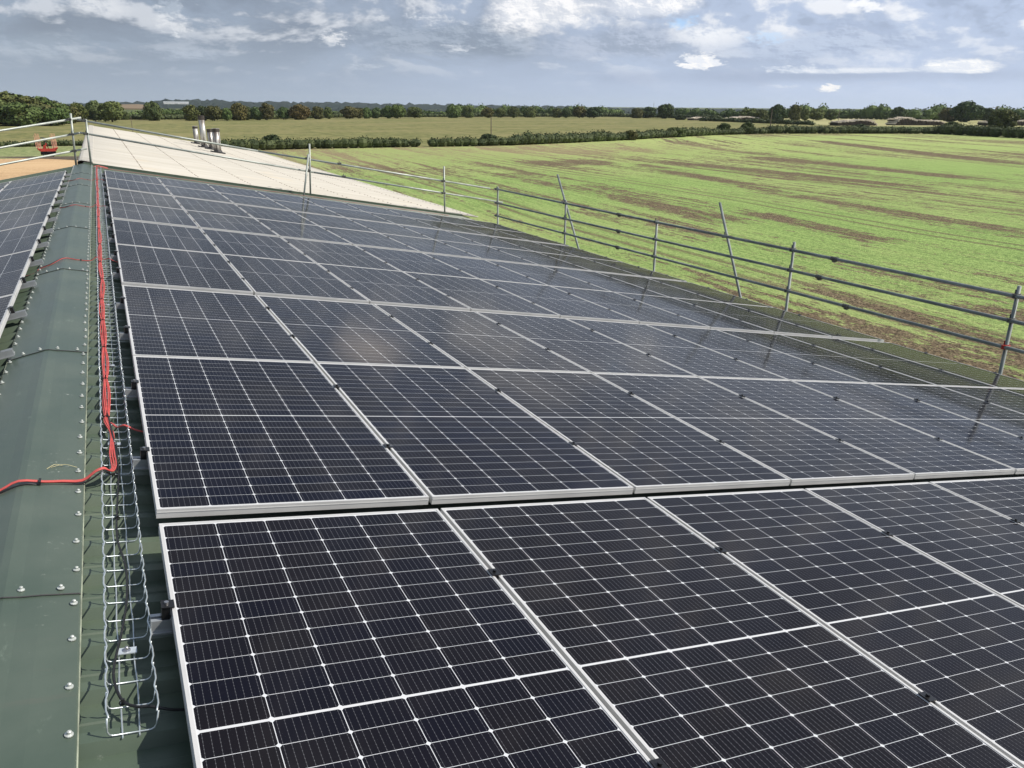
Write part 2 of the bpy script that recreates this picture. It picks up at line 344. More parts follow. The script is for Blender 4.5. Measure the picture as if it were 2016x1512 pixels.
    trk2 = t.ramp(htr, 0.5, 0.22)*t.ramp(mid+fine*0.5, 0.65, 0.85)*t.ramp(y, 92.0, 104.0)*t.ramp(x, 66.0, 56.0)*0.8
    c = t.mix(soil.max(trk*0.85).max(trk2), g, soilc)
    t.link(c, B.inputs['Base Color'])
    t.link(t.bump(sp2*0.8+grain*0.5+mid*0.4, 1.0, 0.14), B.inputs['Normal'])
    def simple(name, ca, cb, cc, sx, sy, bd=0.12):
        m = mat(name, ca, 0.95, spec=0.1); t = NT(m.node_tree)
        P = t.node('ShaderNodeNewGeometry').outputs['Position']; x, y, z = t.sep(P)
        a = t.noise(t.comb(x*0.02, y*0.03, 0), 1, 5, 0.6); b = t.noise(t.comb(x*sx, y*sy, 3.0), 1, 7, 0.72); d = t.noise(t.comb(x*2.2, y*0.8, 6.0), 1, 5, 0.7)
        c = t.mix(t.ramp(b, 0.36, 0.64), ca, cb); c = t.mix(t.ramp(a*0.6+d*0.5, 0.50, 0.66)*0.7, c, cc)
        t.link(c, bsdf(m).inputs['Base Color']); t.link(t.bump(b*0.5+d*0.5, 0.8, bd), bsdf(m).inputs['Normal']); return m
    return (m, simple('rough_pasture', (0.110, 0.125, 0.045, 1), (0.235, 0.225, 0.090, 1), (0.270, 0.235, 0.110, 1), 0.25, 0.12),
            simple('stubble', (0.330, 0.310, 0.150, 1), (0.400, 0.380, 0.190, 1), (0.30, 0.31, 0.13, 1), 0.05, 0.02),
            simple('verge_grass', (0.150, 0.190, 0.075, 1), (0.290, 0.320, 0.140, 1), (0.36, 0.34, 0.20, 1), 0.9, 0.5),
            simple('sandy_yard', (0.520, 0.350, 0.185, 1), (0.640, 0.460, 0.270, 1), (0.40, 0.26, 0.14, 1), 0.08, 0.9, 0.03),
            simple('far_meadow', (0.075, 0.105, 0.035, 1), (0.110, 0.140, 0.050, 1), (0.16, 0.15, 0.07, 1), 0.01, 0.01),
            simple('dark_track', (0.10, 0.08, 0.06, 1), (0.15, 0.12, 0.09, 1), (0.08, 0.07, 0.05, 1), 0.6, 0.6, 0.03),
            simple('far_plough', (0.20, 0.15, 0.10, 1), (0.25, 0.19, 0.13, 1), (0.17, 0.13, 0.08, 1), 0.02, 0.02))
M_crop, M_past, M_stub, M_verge, M_yard, M_mead, M_track, M_plough = field_mats()

def leaf_mat(name, dark, light, use_obj=True):
    m = mat(name, dark, 0.75, spec=0.2); t = NT(m.node_tree); B = bsdf(m)
    P = t.node('ShaderNodeTexCoord').outputs['Object']
    n = t.noise(P, 0.9, 4, 0.65)
    isl = t.node('ShaderNodeNewGeometry').outputs['Random Per Island']
    c = t.mix(t.ramp(n*0.6+V(t, isl)*0.4, 0.25, 0.75), (*dark, 1), (*light, 1))
    if use_obj:
        oc = t.node('ShaderNodeObjectInfo').outputs['Color']
        mx = t.node('ShaderNodeMix', data_type='RGBA', blend_type='MULTIPLY'); mx.inputs[0].default_value = 1.0
        t.link(c, mx.inputs[6]); t.link(oc, mx.inputs[7]); c = mx.outputs[2]
    t.link(c, B.inputs['Base Color']); return m
M_leaf = leaf_mat('tree_leaves', (0.045, 0.070, 0.022), (0.130, 0.165, 0.060))
M_hedge = leaf_mat('hedge_leaves', (0.028, 0.042, 0.016), (0.085, 0.105, 0.042))
M_hill = leaf_mat('hill_wood', (0.009, 0.018, 0.017), (0.022, 0.034, 0.027), False)

# ---------------------------------------------------------------- mesh builder
ORG = {}
class MB:
    def __init__(s): s.v = []; s.f = []; s.mi = []; s.nv = 0; s.cur = 0
    def add(s, v, f):
        v = np.asarray(v, float); s.v.append(v); b = s.nv
        for q in f: s.f.append(tuple(int(i)+b for i in q)); s.mi.append(s.cur)
        s.nv += len(v); return s
    def box(s, lo, hi, M=None):
        x0, y0, z0 = lo; x1, y1, z1 = hi
        v = np.array([(x0, y0, z0), (x1, y0, z0), (x1, y1, z0), (x0, y1, z0), (x0, y0, z1), (x1, y0, z1), (x1, y1, z1), (x0, y1, z1)], float)
        if M is not None: v = xf(M, v)
        return s.add(v, [(0, 3, 2, 1), (4, 5, 6, 7), (0, 1, 5, 4), (1, 2, 6, 5), (2, 3, 7, 6), (3, 0, 4, 7)])
    def tube(s, pts, r, n=8, caps=True, M=None):
        pts = np.asarray(pts, float); k = len(pts)
        T = np.zeros_like(pts); T[1:-1] = pts[2:]-pts[:-2]; T[0] = pts[1]-pts[0]; T[-1] = pts[-1]-pts[-2]
        T /= np.linalg.norm(T, axis=1)[:, None]+1e-12
        up = np.array([0, 0, 1.0]) if abs(T[0][2]) < 0.9 else np.array([1.0, 0, 0])
        rr = np.broadcast_to(np.asarray(r, float), (k,))
        V_ = []; a = np.arange(n)*2*math.pi/n; A = np.cross(T[0], up); A /= np.linalg.norm(A)
        for i in range(k):
            A = A-T[i]*(A@T[i]); A /= np.linalg.norm(A)+1e-12; Bv = np.cross(T[i], A)
            V_.append(pts[i]+rr[i]*(np.cos(a)[:, None]*A+np.sin(a)[:, None]*Bv))
        V_ = np.concatenate(V_)
        f = [(i*n+j, i*n+(j+1) % n, (i+1)*n+(j+1) % n, (i+1)*n+j) for i in range(k-1) for j in range(n)]
        if caps: f += [tuple(range(n-1, -1, -1)), tuple((k-1)*n+j for j in range(n))]
        if M is not None: V_ = xf(M, V_)
        return s.add(V_, f)
    def quads(s, V_):      # (n,4,3)
        n = len(V_); b = s.nv; s.v.append(V_.reshape(-1, 3)); s.nv += 4*n
        s.f += [(b+4*i, b+4*i+1, b+4*i+2, b+4*i+3) for i in range(n)]; s.mi += [s.cur]*n; return s
    def build(s, name, m, parent=None, smooth=False, origin=None):
        v = np.concatenate(s.v); off = np.zeros(3)
        if parent is not None: off = ORG.get(parent.name, np.zeros(3))
        elif origin is not None: off = np.array(origin, float)
        me = bpy.data.meshes.new(name); me.from_pydata((v-off).tolist(), [], s.f)
        for q in (m if isinstance(m, (list, tuple)) else [m]): me.materials.append(q)
        if max(s.mi) > 0: me.polygons.foreach_set('material_index', s.mi)
        if smooth: me.polygons.foreach_set('use_smooth', [True]*len(s.f))
        me.update(); o = bpy.data.objects.new(name, me); COL.objects.link(o)
        if parent is not None: o.parent = parent; ORG[o.name] = off
        else: o.location = off; ORG[o.name] = off
        return o
def xf(M, v): M = np.array(M); return v@M[:3, :3].T+M[:3, 3]
def tag(o, label=None, cat=None, group=None, kind=None):
    if label: o['label'] = label
    if cat: o['category'] = cat
    if group: o['group'] = group
    if kind: o['kind'] = kind
    return o
def thing(name, loc, label, cat, group=None, mat4=None):
    o = bpy.data.objects.new(name, None); COL.objects.link(o); o.empty_display_size = 0.1
    if mat4 is not None: o.matrix_world = mat4; ORG[o.name] = np.zeros(3)
    else: o.location = loc; ORG[o.name] = np.array(loc, float)
    return tag(o, label, cat, group)
def copy_tree(o, parent=None):
    c = o.copy(); COL.objects.link(c); ORG[c.name] = ORG.get(o.name)
    if parent is not None: c.parent = parent
    for ch in [q for q in KIDS.get(o.name, [])]: k = copy_tree(ch, c); KIDS.setdefault(c.name, []).append(k)
    return c
KIDS = {}
def kids(root):     # record the child tree once, so copying needs no scene update
    allo = list(COL.objects)
    def rec(o):
        KIDS[o.name] = [q for q in allo if q.parent == o]
        for q in KIDS[o.name]: rec(q)
    rec(root)
ORD = ['nearest', 'second', 'third', 'fourth', 'fifth', 'sixth', 'seventh', 'eighth', 'ninth', 'tenth', 'eleventh', 'twelfth',
       'thirteenth', 'fourteenth', 'fifteenth', 'sixteenth', 'seventeenth', 'eighteenth', 'nineteenth', 'twentieth']
FST = ['first']+ORD[1:]

# ---------------------------------------------------------------- coordinates
TH = 0.17543
NR = np.array([math.sin(TH), 0, math.cos(TH)]); SR = np.array([math.cos(TH), 0, -math.sin(TH)])
def rp(S, Y, h): return SR*S+np.array([0, Y, 0])+NR*h        # right slope: S metres from the array's ridge edge, h above the panel tops
PAN = -0.14; RIB = -0.108
RIDGE = rp(-0.43, 0, PAN)
NL = np.array([-math.sin(TH), 0, math.cos(TH)]); SLv = np.array([-math.cos(TH), 0, -math.sin(TH)])
def lp(S, Y, h): return RIDGE+SLv*S+np.array([0, Y, 0])+NL*h    # left slope: S metres from ridge, h above the roof pan
ZG = -7.626
def gp(px, py, z=ZG):      # where the photo's line of sight meets the ground
    d = _F+_R*(px-1008)/F_PX-_U*(py-756)/F_PX; k = (z-CAM[2])/d[2]; return CAM+d*k
def gd(px, dist, z=ZG):    # ground point in the direction of photo column px at a distance
    d = _F+_R*(px-1008)/F_PX-_U*(225-756)/F_PX; d = d[:2]/np.linalg.norm(d[:2]); return np.array([CAM[0]+d[0]*dist, CAM[1]+d[1]*dist, z])
def zat(px, py, dist):     # height seen at photo row py at that distance
    d = _F+_R*(px-1008)/F_PX-_U*(py-756)/F_PX; return CAM[2]+d[2]/np.linalg.norm(d[:2])*dist
def rpx(px, py, h):        # photo point on the right slope -> S, Y
    d = _F+_R*(px-1008)/F_PX-_U*(py-756)/F_PX; P0 = NR*h; k = ((P0-CAM)@NR)/(d@NR); P = CAM+d*k-P0; return P@SR, P[1]

# ================================================================ SETTING
def sheet(name, pts, z, m):
    b = MB(); b.add([(p[0], p[1], z) for p in pts], [tuple(range(len(pts)))]); return tag(b.build(name, m), kind='structure')
g = MB(); NG = 24
for i in range(NG):
    for j in range(NG):
        pass
b = MB(); b.add([(-9000, -3000, ZG), (9000, -3000, ZG), (9000, 12000, ZG), (-9000, 12000, ZG)], [(0, 1, 2, 3)])
tag(b.build('ground', M_mead), kind='structure')
H1 = [gp(*q) for q in [(430, 298), (504, 296), (679, 292), (826, 290), (844, 290), (1008, 287), (1208, 277), (1308, 272), (1408, 266), (1512, 264), (1762, 264), (1852, 264), (2016, 272)]]
H2 = [gp(*q) for q in [(-60, 239), (0, 238), (150, 236), (504, 235), (700, 231), (1008, 230), (1200, 230), (1310, 232), (1512, 240), (1640, 248)]]
sown = [(6, -60), (6, 120), (10, 176)]+[(p[0], p[1]) for p in H1[1:]]+[(330, 60), (300, -60)]
sheet('sown_field', sown, ZG+0.02, M_crop)
past = [(-230, 190), (-60, 206), (-4, 206), (10, 195)]+[(p[0], p[1]) for p in H1[:12]]+[(p[0], p[1]) for p in H2[::-1]]+[(-230, 470)]
sheet('pasture_field', past, ZG+0.02, M_past)
sb = [gp(*q)[:2] for q in [(1530, 241), (1660, 248), (1870, 250), (2100, 250), (2200, 232), (2100, 230.5), (1530, 230.5)]]
sheet('stubble_field', sb, ZG+0.03, M_stub)
sheet('grass_verge', [(-120, 160), (-3, 160), (6, 160), (10, 190), (-4, 204), (-60, 203), (-120, 200)], ZG+0.03, M_verge)
sheet('yard', [(-80, -20), (6, -20), (6, 160), (-3, 160), (-120, 160)], ZG+0.01, M_yard)
tk = MB(); q = [gp(98, 313), gp(160, 316), gp(170, 308), gp(0, 309), gp(-30, 310)]
tk.add([(p[0], p[1], ZG+0.05) for p in q], [(0, 1, 2, 3, 4)]); tag(tk.build('farm_track', M_track), kind='structure')

# far hills: bumpy wooded slope, real height and depth
def hill(name, prof, d0, d1, m, seed, step=14, rough=2.6):
    r = np.random.default_rng(seed); px = np.arange(prof[0][0], prof[-1][0], step*0.5)
    top = np.interp(px, [p[0] for p in prof], [p[1] for p in prof]); K = 9; vs = []; fs = []
    for i, x in enumerate(px):
        for k in range(K):
            tt = k/(K-1); d = d0+(d1-d0)*tt; zt = zat(x, top[i], d1)
            z = ZG-1+(zt-ZG+1)*(math.sin(tt*math.pi/2)**1.2)+r.normal(0, rough)*(0.15+0.85*tt)
            p = gd(x+r.normal(0, 1.5), d); vs.append((p[0], p[1], z))
        p = gd(x, d1+400); vs.append((p[0], p[1], ZG-1))
    K += 1
    for i in range(len(px)-1):
        for k in range(K-1): a = i*K+k; fs.append((a, a+K, a+K+1, a+1))
    b = MB(); b.add(vs, fs); return tag(b.build(name, m), kind='structure')
hill('wooded_hill', [(-300, 205), (0, 205), (145, 205), (200, 204), (300, 201), (330, 197.5), (420, 198), (504, 201.5), (640, 202), (760, 205), (900, 207), (1008, 209), (1100, 210.5), (1180, 213), (1300, 214), (1500, 215.5), (1700, 218), (2300, 221)], 1700, 3000, M_hill, 3)
hill('wooded_hill', [(-300, 217), (380, 216), (470, 214), (560, 216), (700, 214), (900, 217), (1008, 215), (1140, 215), (1250, 218), (1420, 219), (1700, 217), (2300, 218)], 1000, 1500, M_hill, 5, 8, 1.6)
# ploughed patch on the hillside
b = MB(); q = [(236, 213.2, 1400), (290, 213.6, 1400), (290, 206.2, 1650), (272, 205.0, 1680), (238, 205.6, 1680)]
vs = []
for px, py, d in q: p = gd(px, d); vs.append((p[0], p[1], zat(px, py, d)))
vs += [(x, y, z-3) for x, y, z in vs]
b.add(vs, [(0, 1, 2, 3, 4), (9, 8, 7, 6, 5)]+[(i, i+5, (i+1) % 5+5, (i+1) % 5) for i in range(5)]); tag(b.build('ploughed_hillside', M_plough), kind='structure')

# ================================================================ FARM BUILDING (green)
Y0, Y1 = -6.0, 19.72; SE = 9.72; SLE = 10.15
fb_ = thing('farm_building', (RIDGE[0], 7, ZG), 'green steel-roofed farm building carrying the solar arrays, in the foreground', 'building')
def trap_profile():
    ys = []; hs = []; k0 = math.floor((Y0-0.06)/0.2)
    y = Y0; P = [(Y0, 0.0)]
    k = k0
    while True:
        c = 0.06+0.2*k
        if c-0.035 > Y1: break
        for dy_, h in ((-0.037, 0.0), (-0.019, 0.032), (0.019, 0.032), (0.037, 0.0)):
            if Y0 < c+dy_ < Y1: P.append((c+dy_, h))
        for dy_ in (0.085, 0.090, 0.110, 0.115):
            if Y0 < c+dy_ < Y1: P.append((c+dy_, 0.004 if 0.089 < dy_ < 0.111 else 0.0))
        k += 1
    P.append((Y1, 0.0)); return P
TP = trap_profile()
for nm, fn, s0, s1 in (('r', lambda S, Y, h: rp(S, Y, PAN+h), -0.42, SE), ('l', lambda S, Y, h: lp(S, Y, h), 0.01, SLE)):
    b = MB(); vs = []
    for Y, h in TP:
        vs.append(fn(s0, Y, h)); vs.append(fn(s1, Y, h)); vs.append(fn(s1, Y, h-0.012)); vs.append(fn(s0, Y, h-0.012))
    n = len(TP); fs = []
    for i in range(n-1):
        a = 4*i; c = a+4
        q = [(a, a+1, c+1, c), (a+1, a+2, c+2, c+1), (a+2, a+3, c+3, c+2)]
        fs += q if nm == 'r' else [tuple(reversed(z)) for z in q]
    b.add(vs, fs); b.build('roof', M_roof, fb_)
xr = rp(SE, 0, PAN)[0]-0.25; xl = lp(SLE, 0, 0)[0]+0.25; zw = rp(SE, 0, PAN)[2]-0.05
b = MB()
b.box((xr-0.1, Y0+0.2, ZG), (xr, Y1-0.1, zw)); b.box((xl, Y0+0.2, ZG), (xl+0.1, Y1-0.1, zw))
gz = RIDGE[2]-0.06
for yy in (Y0+0.2, Y1-0.2):
    b.add([(xl+0.1, yy, ZG), (xr-0.1, yy, ZG), (xr-0.1, yy, zw), (RIDGE[0], yy, gz-0.02), (xl+0.1, yy, zw),
           (xl+0.1, yy+0.1, ZG), (xr-0.1, yy+0.1, ZG), (xr-0.1, yy+0.1, zw), (RIDGE[0], yy+0.1, gz-0.02), (xl+0.1, yy+0.1, zw)],
          [(0, 1, 2, 3, 4), (9, 8, 7, 6, 5), (4, 3, 8, 9), (3, 2, 7, 8)])
b.build('wall', M_wall, fb_)
# gutter along the field eave
b = MB(); p = rp(SE, 0, PAN)
b.tube([(p[0]+0.06, Y0, p[2]-0.07), (p[0]+0.06, Y1, p[2]-0.07)], 0.06, 10); b.build('gutter', M_wall, fb_)
# ridge capping in lengths, lapped
laps = [-6.0, -3.1, -0.29, 2.51, 5.24, 8.09, 10.81, 13.87, 16.75, 19.80]
WR, WL = 0.205, 0.205
caps = []
for i in range(len(laps)-1):
    a, e = laps[i], laps[i+1]+0.10*(i < len(laps)-2); lift0 = 0.0025; lift1 = 0.0050   # near length laps under the next
    pts = []
    def capline(Y, up):
        o = []
        for S, h in ((WL, 0.038), (WL-0.004, 0.041), (0.10, 0.046), (0.045, 0.046)): o.append(lp(S, Y, h+up))
        top = RIDGE+np.array([0, Y, 0.049+up]); o.append(top+np.array([-0.012, 0, -0.001])); o.append(top+np.array([0.012, 0, -0.001]))
        for S, h in ((0.045, 0.046), (0.10, 0.046), (WR-0.004, 0.041), (WR, 0.038)): o.append(RIDGE+SR*S+NR*(h+up)+np.array([0, Y, 0]))
        return o
    ys = np.linspace(a, e, 9); top = [capline(y, 0.0 if j == 8 else 0.003) for j, y in enumerate(ys)]
    nn = len(top[0]); vs = []; 
    for L in top: vs += L
    for L in top: vs += [q-np.array([0, 0, 0.0022]) for q in L]
    N9 = 9*nn; fs = []
    for j in range(8):
        for k in range(nn-1):
            A = j*nn+k; fs.append((A, A+nn, A+nn+1, A+1)); fs.append((N9+A+1, N9+A+nn+1, N9+A+nn, N9+A))
    for k in range(nn-1): fs.append((k, k+1, N9+k+1, N9+k)); A = 8*nn+k; fs.append((A+1, A, N9+A, N9+A+1))
    for j in range(8): A = j*nn; fs.append((A, N9+A, N9+A+nn, A+nn)); A += nn-1; fs.append((A+nn, N9+A+nn, N9+A, A))
    b = MB(); b.add(vs, fs); c = b.build('ridge_cap', M_cap, fb_); caps.append(c)
    # the raw cut edges of the two flanges
    b = MB()
    b.tube([RIDGE+SR*(WR+0.001)+NR*0.038+np.array([0, y, 0]) for y in (a, laps[i+1])], 0.0032, 5)
    b.tube([lp(WL+0.001, y, 0.038) for y in (a, laps[i+1])], 0.0028, 5)
    b.build('folded_edge', M_capedge, c)
    # lap line
    b = MB(); L = capline(laps[i+1], 0.0045)
    if i < len(laps)-2:
        b.tube(L, 0.0022, 4); b.build('lap_seam', M_lead, c)
# screws with sealing washers
def screw_mesh():
    b = MB(); n = 12; a = np.arange(n)*2*math.pi/n
    def ring(r, z): return np.stack([np.cos(a)*r, np.sin(a)*r, np.full(n, z)], 1)
    rings = [ring(0.0105, 0), ring(0.0105, 0.003), ring(0.0065, 0.0045), ring(0.0055, 0.005), ring(0.0055, 0.011), ring(0.003, 0.013)]
    fs = [(i*n+j, i*n+(j+1) % n, (i+1)*n+(j+1) % n, (i+1)*n+j) for i in range(5) for j in range(n)]+[tuple(60+j for j in range(n))]
    b.add(np.concatenate(rings), fs); return b
sc0 = screw_mesh().build('roof_screw', M_screw, None)
SCREW = sc0.data; bpy.data.objects.remove(sc0)
def basis(xa, ya, za, p): return Matrix(((xa[0], ya[0], za[0], p[0]), (xa[1], ya[1], za[1], p[1]), (xa[2], ya[2], za[2], p[2]), (0, 0, 0, 1)))
YA = np.array([0, 1.0, 0]); offb = ORG[fb_.name]
def screw(P, right=True, scale=1.0, far=None):
    nz = NR if right else NL; xa = SR if right else -SLv
    if far is not None:
        v = np.array([q.co[:] for q in SCREW.vertices])*0.98; far.add(xf(basis(xa, YA, nz, P), v), [tuple(p.vertices) for p in SCREW.polygons]); return
    o = bpy.data.objects.new('roof_screw', SCREW); COL.objects.link(o); o.parent = fb_
    q = np.array(P)-offb; a = random.uniform(0, 6.28); t_ = random.uniform(-0.08, 0.08)
    o.matrix_local = basis(xa, YA, nz, q) @ Matrix.Rotation(a, 4, 'Z') @ Matrix.Rotation(t_, 4, 'X') @ Matrix.Scale(0.98*scale, 4)
farsc = MB(); cnt = 0
for k in range(-14, 99):
    Y = 0.06+0.2*k+random.uniform(-0.015, 0.015)
    P1 = RIDGE+SR*(WR-0.018+random.uniform(-.004, .004))+NR*0.0465+np.array([0, Y, 0]); P2 = lp(WL-0.018+random.uniform(-.004, .004), Y, 0.0465)
    near = -1.2 < Y < 6.5
    if near: screw(P1); cnt += 1
    else: screw(P1, True, 1, farsc)
    if 1.0 < Y < 8.0: screw(P2, False); cnt += 1
    else: screw(P2, False, 1, farsc)
for i, L in enumerate(laps[1:-1]):
    for S, r in ((0.15, True), (0.045, True), (0.03, False), (0.12, False)):
        P = (RIDGE+SR*S+NR*0.050+np.array([0, L+0.035+random.uniform(-.01, .015), 0])) if r else lp(S, L+0.035+random.uniform(-.02, .02), 0.050)
        if L < 9: screw(P, r)
        else: screw(P, r, 1, farsc)
tag(farsc.build('roof_screws', M_screw, fb_), kind='stuff')
b = MB()          # end flashing against the taller sheets
b.box((0, 0, 0), (1, 1, 1), Matrix(((SR[0]*(SE+0.4), 0, NR[0]*0.10, rp(-0.42, 0, PAN)[0]), (0, 0.05, 0, Y1+0.01), (SR[2]*(SE+0.4), 0, NR[2]*0.10, rp(-0.42, 0, PAN)[2]-0.015), (0, 0, 0, 1))))
b.build('flashing', M_roof, fb_)

# ================================================================ FAR BUILDING (fibre cement)
YF0, YF1 = 19.86, 57.0; SF = 10.3; HF = -0.075
fc = thing('farm_building', (RIDGE[0], 38, ZG), 'long barn with weathered pale fibre cement roof behind the green one', 'building')
PITCHC = 0.146
nY = int((YF1-YF0)/PITCHC*6); ys = np.linspace(YF0, YF1, nY); amp = 0.022
for nm, fn, s0, s1 in (('r', lambda S, Y, h: rp(S, Y, HF+h), -0.43, SF),):
    Ssteps = [s0]; q = s0+1.35
    while q < s1-0.5: Ssteps += [q, q+0.001]; q += 1.37
    Ssteps.append(s1); vs = []; ns = len(Ssteps)
    hh = amp*np.sin(ys/PITCHC*2*math.pi); sag = 0.02*np.sin(ys*0.9)*0.5
    for j, Y in enumerate(ys):
        for k, S in enumerate(Ssteps): vs.append(fn(S, Y, hh[j]+sag[j]*0.3+(0.0015 if k % 2 == 1 else 0.0)))
    fs = []
    for j in range(nY-1):
        for k in range(ns-1):
            A = j*ns+k; q4 = (A, A+1, A+ns+1, A+ns); fs.append(q4 if nm == 'r' else q4[::-1])
    b = MB(); b.add(vs, fs); b.build('roof', M_fc, fc, smooth=True)
b = MB()
for q in (0.11, 1.32, 2.63, 3.95, 5.27, 6.60, 7.92, 9.24, 10.4):
    Y = YF0+0.1
    while Y < YF1:
        P = rp(-0.43+q, Y+random.uniform(-.02, .02), HF+amp+0.006); 
        b.box((-0.014, -0.02, 0), (0.014, 0.02, 0.012), basis(SR, YA, NR, P)); Y += PITCHC*random.choice((2, 3, 3, 4))
tag(b.build('roof_bolts', M_rustb, fc), kind='stuff')
b = MB()      # ridge pieces
vs = []
for Y in (YF0-0.02, YF1):
    for dxx, dzz in ((-0.13, -0.35), (-0.11, 0.015), (-0.07, 0.045), (-0.01, 0.052)): vs.append(RIDGE+np.array([dxx, Y, dzz+0.065]))
    for S, h in ((0.20, 0.045), (0.22, 0.03)): vs.append(RIDGE+SR*S+NR*(h+HF-PAN)+np.array([0, Y, 0]))
b.add(vs, [(k, k+1, k+7, k+6) for k in range(5)])
b.build('ridge_cap', M_fc, fc)
b = MB()
e = rp(SF, 0, HF)
b.box((e[0]-0.4, YF0+0.1, ZG), (e[0]-0.25, YF1-0.1, e[2]-0.02)); b.box((RIDGE[0]-0.10, YF0+0.1, ZG), (RIDGE[0]+0.02, YF1-0.1, RIDGE[2]+0.03))
for yy in (YF0+0.1, YF1-0.25):
    x0 = RIDGE[0]+0.02; x1 = e[0]-0.4; zz = e[2]-0.02; zr = RIDGE[2]+0.02
    b.add([(x0, yy, ZG), (x1, yy, ZG), (x1, yy, zz), (x0, yy, zr), (x0, yy+0.12, ZG), (x1, yy+0.12, ZG), (x1, yy+0.12, zz), (x0, yy+0.12, zr)],
          [(0, 1, 2, 3), (7, 6, 5, 4)])
b.build('wall', M_blockwall, fc)
for X, Y, h, r, sooty in ((5.467, 52.99, 1.13, 0.15, 0), (5.345, 47.72, 1.80, 0.165, 1), (5.523, 46.0, 1.14, 0.145, 1), (5.37, 42.05, 1.25, 0.18, 0)):
    z0 = -X*math.tan(TH)+HF-0.05
    b = MB(); b.tube([(X, Y, z0), (X, Y, z0+h*0.88)], r, 20); fl = b.build('flue', M_flue, fc, smooth=False)
    for p_ in fl.data.polygons: p_.use_smooth = len(p_.vertices) == 4
    b = MB(); b.tube([(X, Y, z0+h*0.88), (X, Y, z0+h*0.9), (X, Y, z0+h)], [r*1.0, r*1.08, r*1.08], 20); b.build('flue_top', M_soot, fl)
    b = MB(); b.tube([(X, Y, z0+h*0.995), (X, Y, z0+h+0.02)], [r*1.12, r*1.12], 20); b.build('rim', M_flue if not sooty else M_soot, fl)
    b = MB(); b.tube([(X, Y, z0+h*0.40), (X, Y, z0+h*0.43)], [r*1.05, r*1.05], 20); b.build('joint_band', M_flue, fl)
    b = MB(); b.box((-0.33, -0.33, -0.02), (0.33, 0.33, 0.035), basis(SR, YA, NR, (X, Y, z0+0.09))); b.tube([(X, Y, z0), (X, Y, z0+0.2)], [r*1.5, r*1.02], 16); b.build('flashing', M_lead, fl)

# ================================================================ SOLAR PANELS
e9 = [(-0.005, 0.0101, -0.0002), (-0.0625, 0.0150, -0.0001), (0.0243, -0.0080, -0.0004), (0.0404, -0.005, -0.0003), (0.0448, -0.0055, 0.0001),
      (0.032, -0.0028, 0.0), (0.0351, -0.0027, 0.0001), (0.08, -0.001, 0.0003), (-0.10, 0.004, 0.0)]
def bd(k):
    if k < 0: return (-2.208, 0.0101, 0.0)
    a = e9[k]; return (k*2.15+a[0], a[1], a[2])
FH = 0.035
def panel_parts(root):
    hw, hl, lip = PWID/2, PLEN/2, 0.0100
    b = MB()       # frame: four rails with a lip, top at z=0
    for s in (-1, 1):
        b.box((s*hw-(0.0 if s > 0 else 0)-(lip if s > 0 else 0), -hl, -FH), (s*hw+(0 if s > 0 else lip), hl, 0.0))
        y0, y1 = (hl-lip, hl) if s > 0 else (-hl, -hl+lip)
        b.box((-hw+lip, y0, -FH), (hw-lip, y1, 0.0))
    fr = b.build('frame', M_frame, root)
    b = MB()       # extrusion grooves on the outer faces, one rib proud of each side
    for s in (-1, 1):
        b.box((s*hw-0.0012, -hl+0.001, -0.0145), (s*hw+0.0012, hl-0.001, -0.011)); b.box((-hw+0.002, s*hl-0.0012, -0.0145), (hw-0.002, s*hl+0.0012, -0.011))
    b.build('frame_rib', M_side, fr)
    b = MB(); b.box((-hw+lip, -hl+lip, -0.0075), (hw-lip, hl-lip, -0.0022)); b.build('laminate', M_cell, root)
    for s in (-1, 1): pass
proto = None; panels = {}
PX = 1.0534
for row in range(9):
    n0, n1 = bd(row-1), bd(row)
    thr = TH+(n0[2]+n1[2])/2
    gapA = lambda k: 0.094 if k % 2 == 0 else 0.016
    yA = n0[0]+gapA(row-1)/2; yB = n1[0]-gapA(row)/2 if row < 8 else n1[0]
    yc = (yA+yB)/2; zc = (n0[1]+n1[1])/2; tilt = (n1[1]-n0[1]+(-0.010 if (row-1) % 2 == 0 else 0.0))/PLEN
    for colm in range(9):
        S = PX*(colm+0.5)
        P = np.array([S*math.cos(thr), yc, -S*math.sin(thr)+zc+0.004*(row % 2)])
        xa = np.array([math.cos(thr), 0, -math.sin(thr)]); ya = np.array([0, 1, tilt]); ya /= np.linalg.norm(ya); za = np.cross(xa, ya)
        jit = Matrix.Translation((random.uniform(-.001, .001), random.uniform(-.0015, .0015), 0)) @ Matrix.Rotation(random.gauss(0, 0.0007), 4, 'X') @ Matrix.Rotation(random.gauss(0, 0.0006), 4, 'Y')
        Mx = basis(xa, ya, za, P) @ jit @ Matrix.Scale((yB-yA)/PLEN, 4, (0, 1, 0))
        lab = ('framed solar panel, right slope, %s row from the camera, %s panel out from the ridge' % (ORD[row], FST[colm]))
        if proto is None:
            proto = thing('solar_panel', None, lab, 'solar panel', 'solar panels on the right-hand slope', Mx); panel_parts(proto); kids(proto); o = proto
        else: o = copy_tree(proto); o.matrix_world = Mx; o['label'] = lab
        panels[(row, colm)] = o
LROWS = 7
def left_M(row, colm):
    yc = 1.955+2.124*(row+0.5); S = 0.245+PX*(colm+0.5)
    return basis(-SLv, YA, NL, lp(S, yc, 0.14)) @ Matrix.Rotation(random.gauss(0, 0.0007), 4, 'X')
for row in range(LROWS):
    for colm in range(2):
        o = copy_tree(proto); o.matrix_world = left_M(row, colm)
        o['label'] = 'framed solar panel, left slope, %s row from the camera, %s the ridge' % (ORD[row], 'in the column beside' if colm == 0 else 'second column from'); o['group'] = 'solar panels on the left-hand slope'

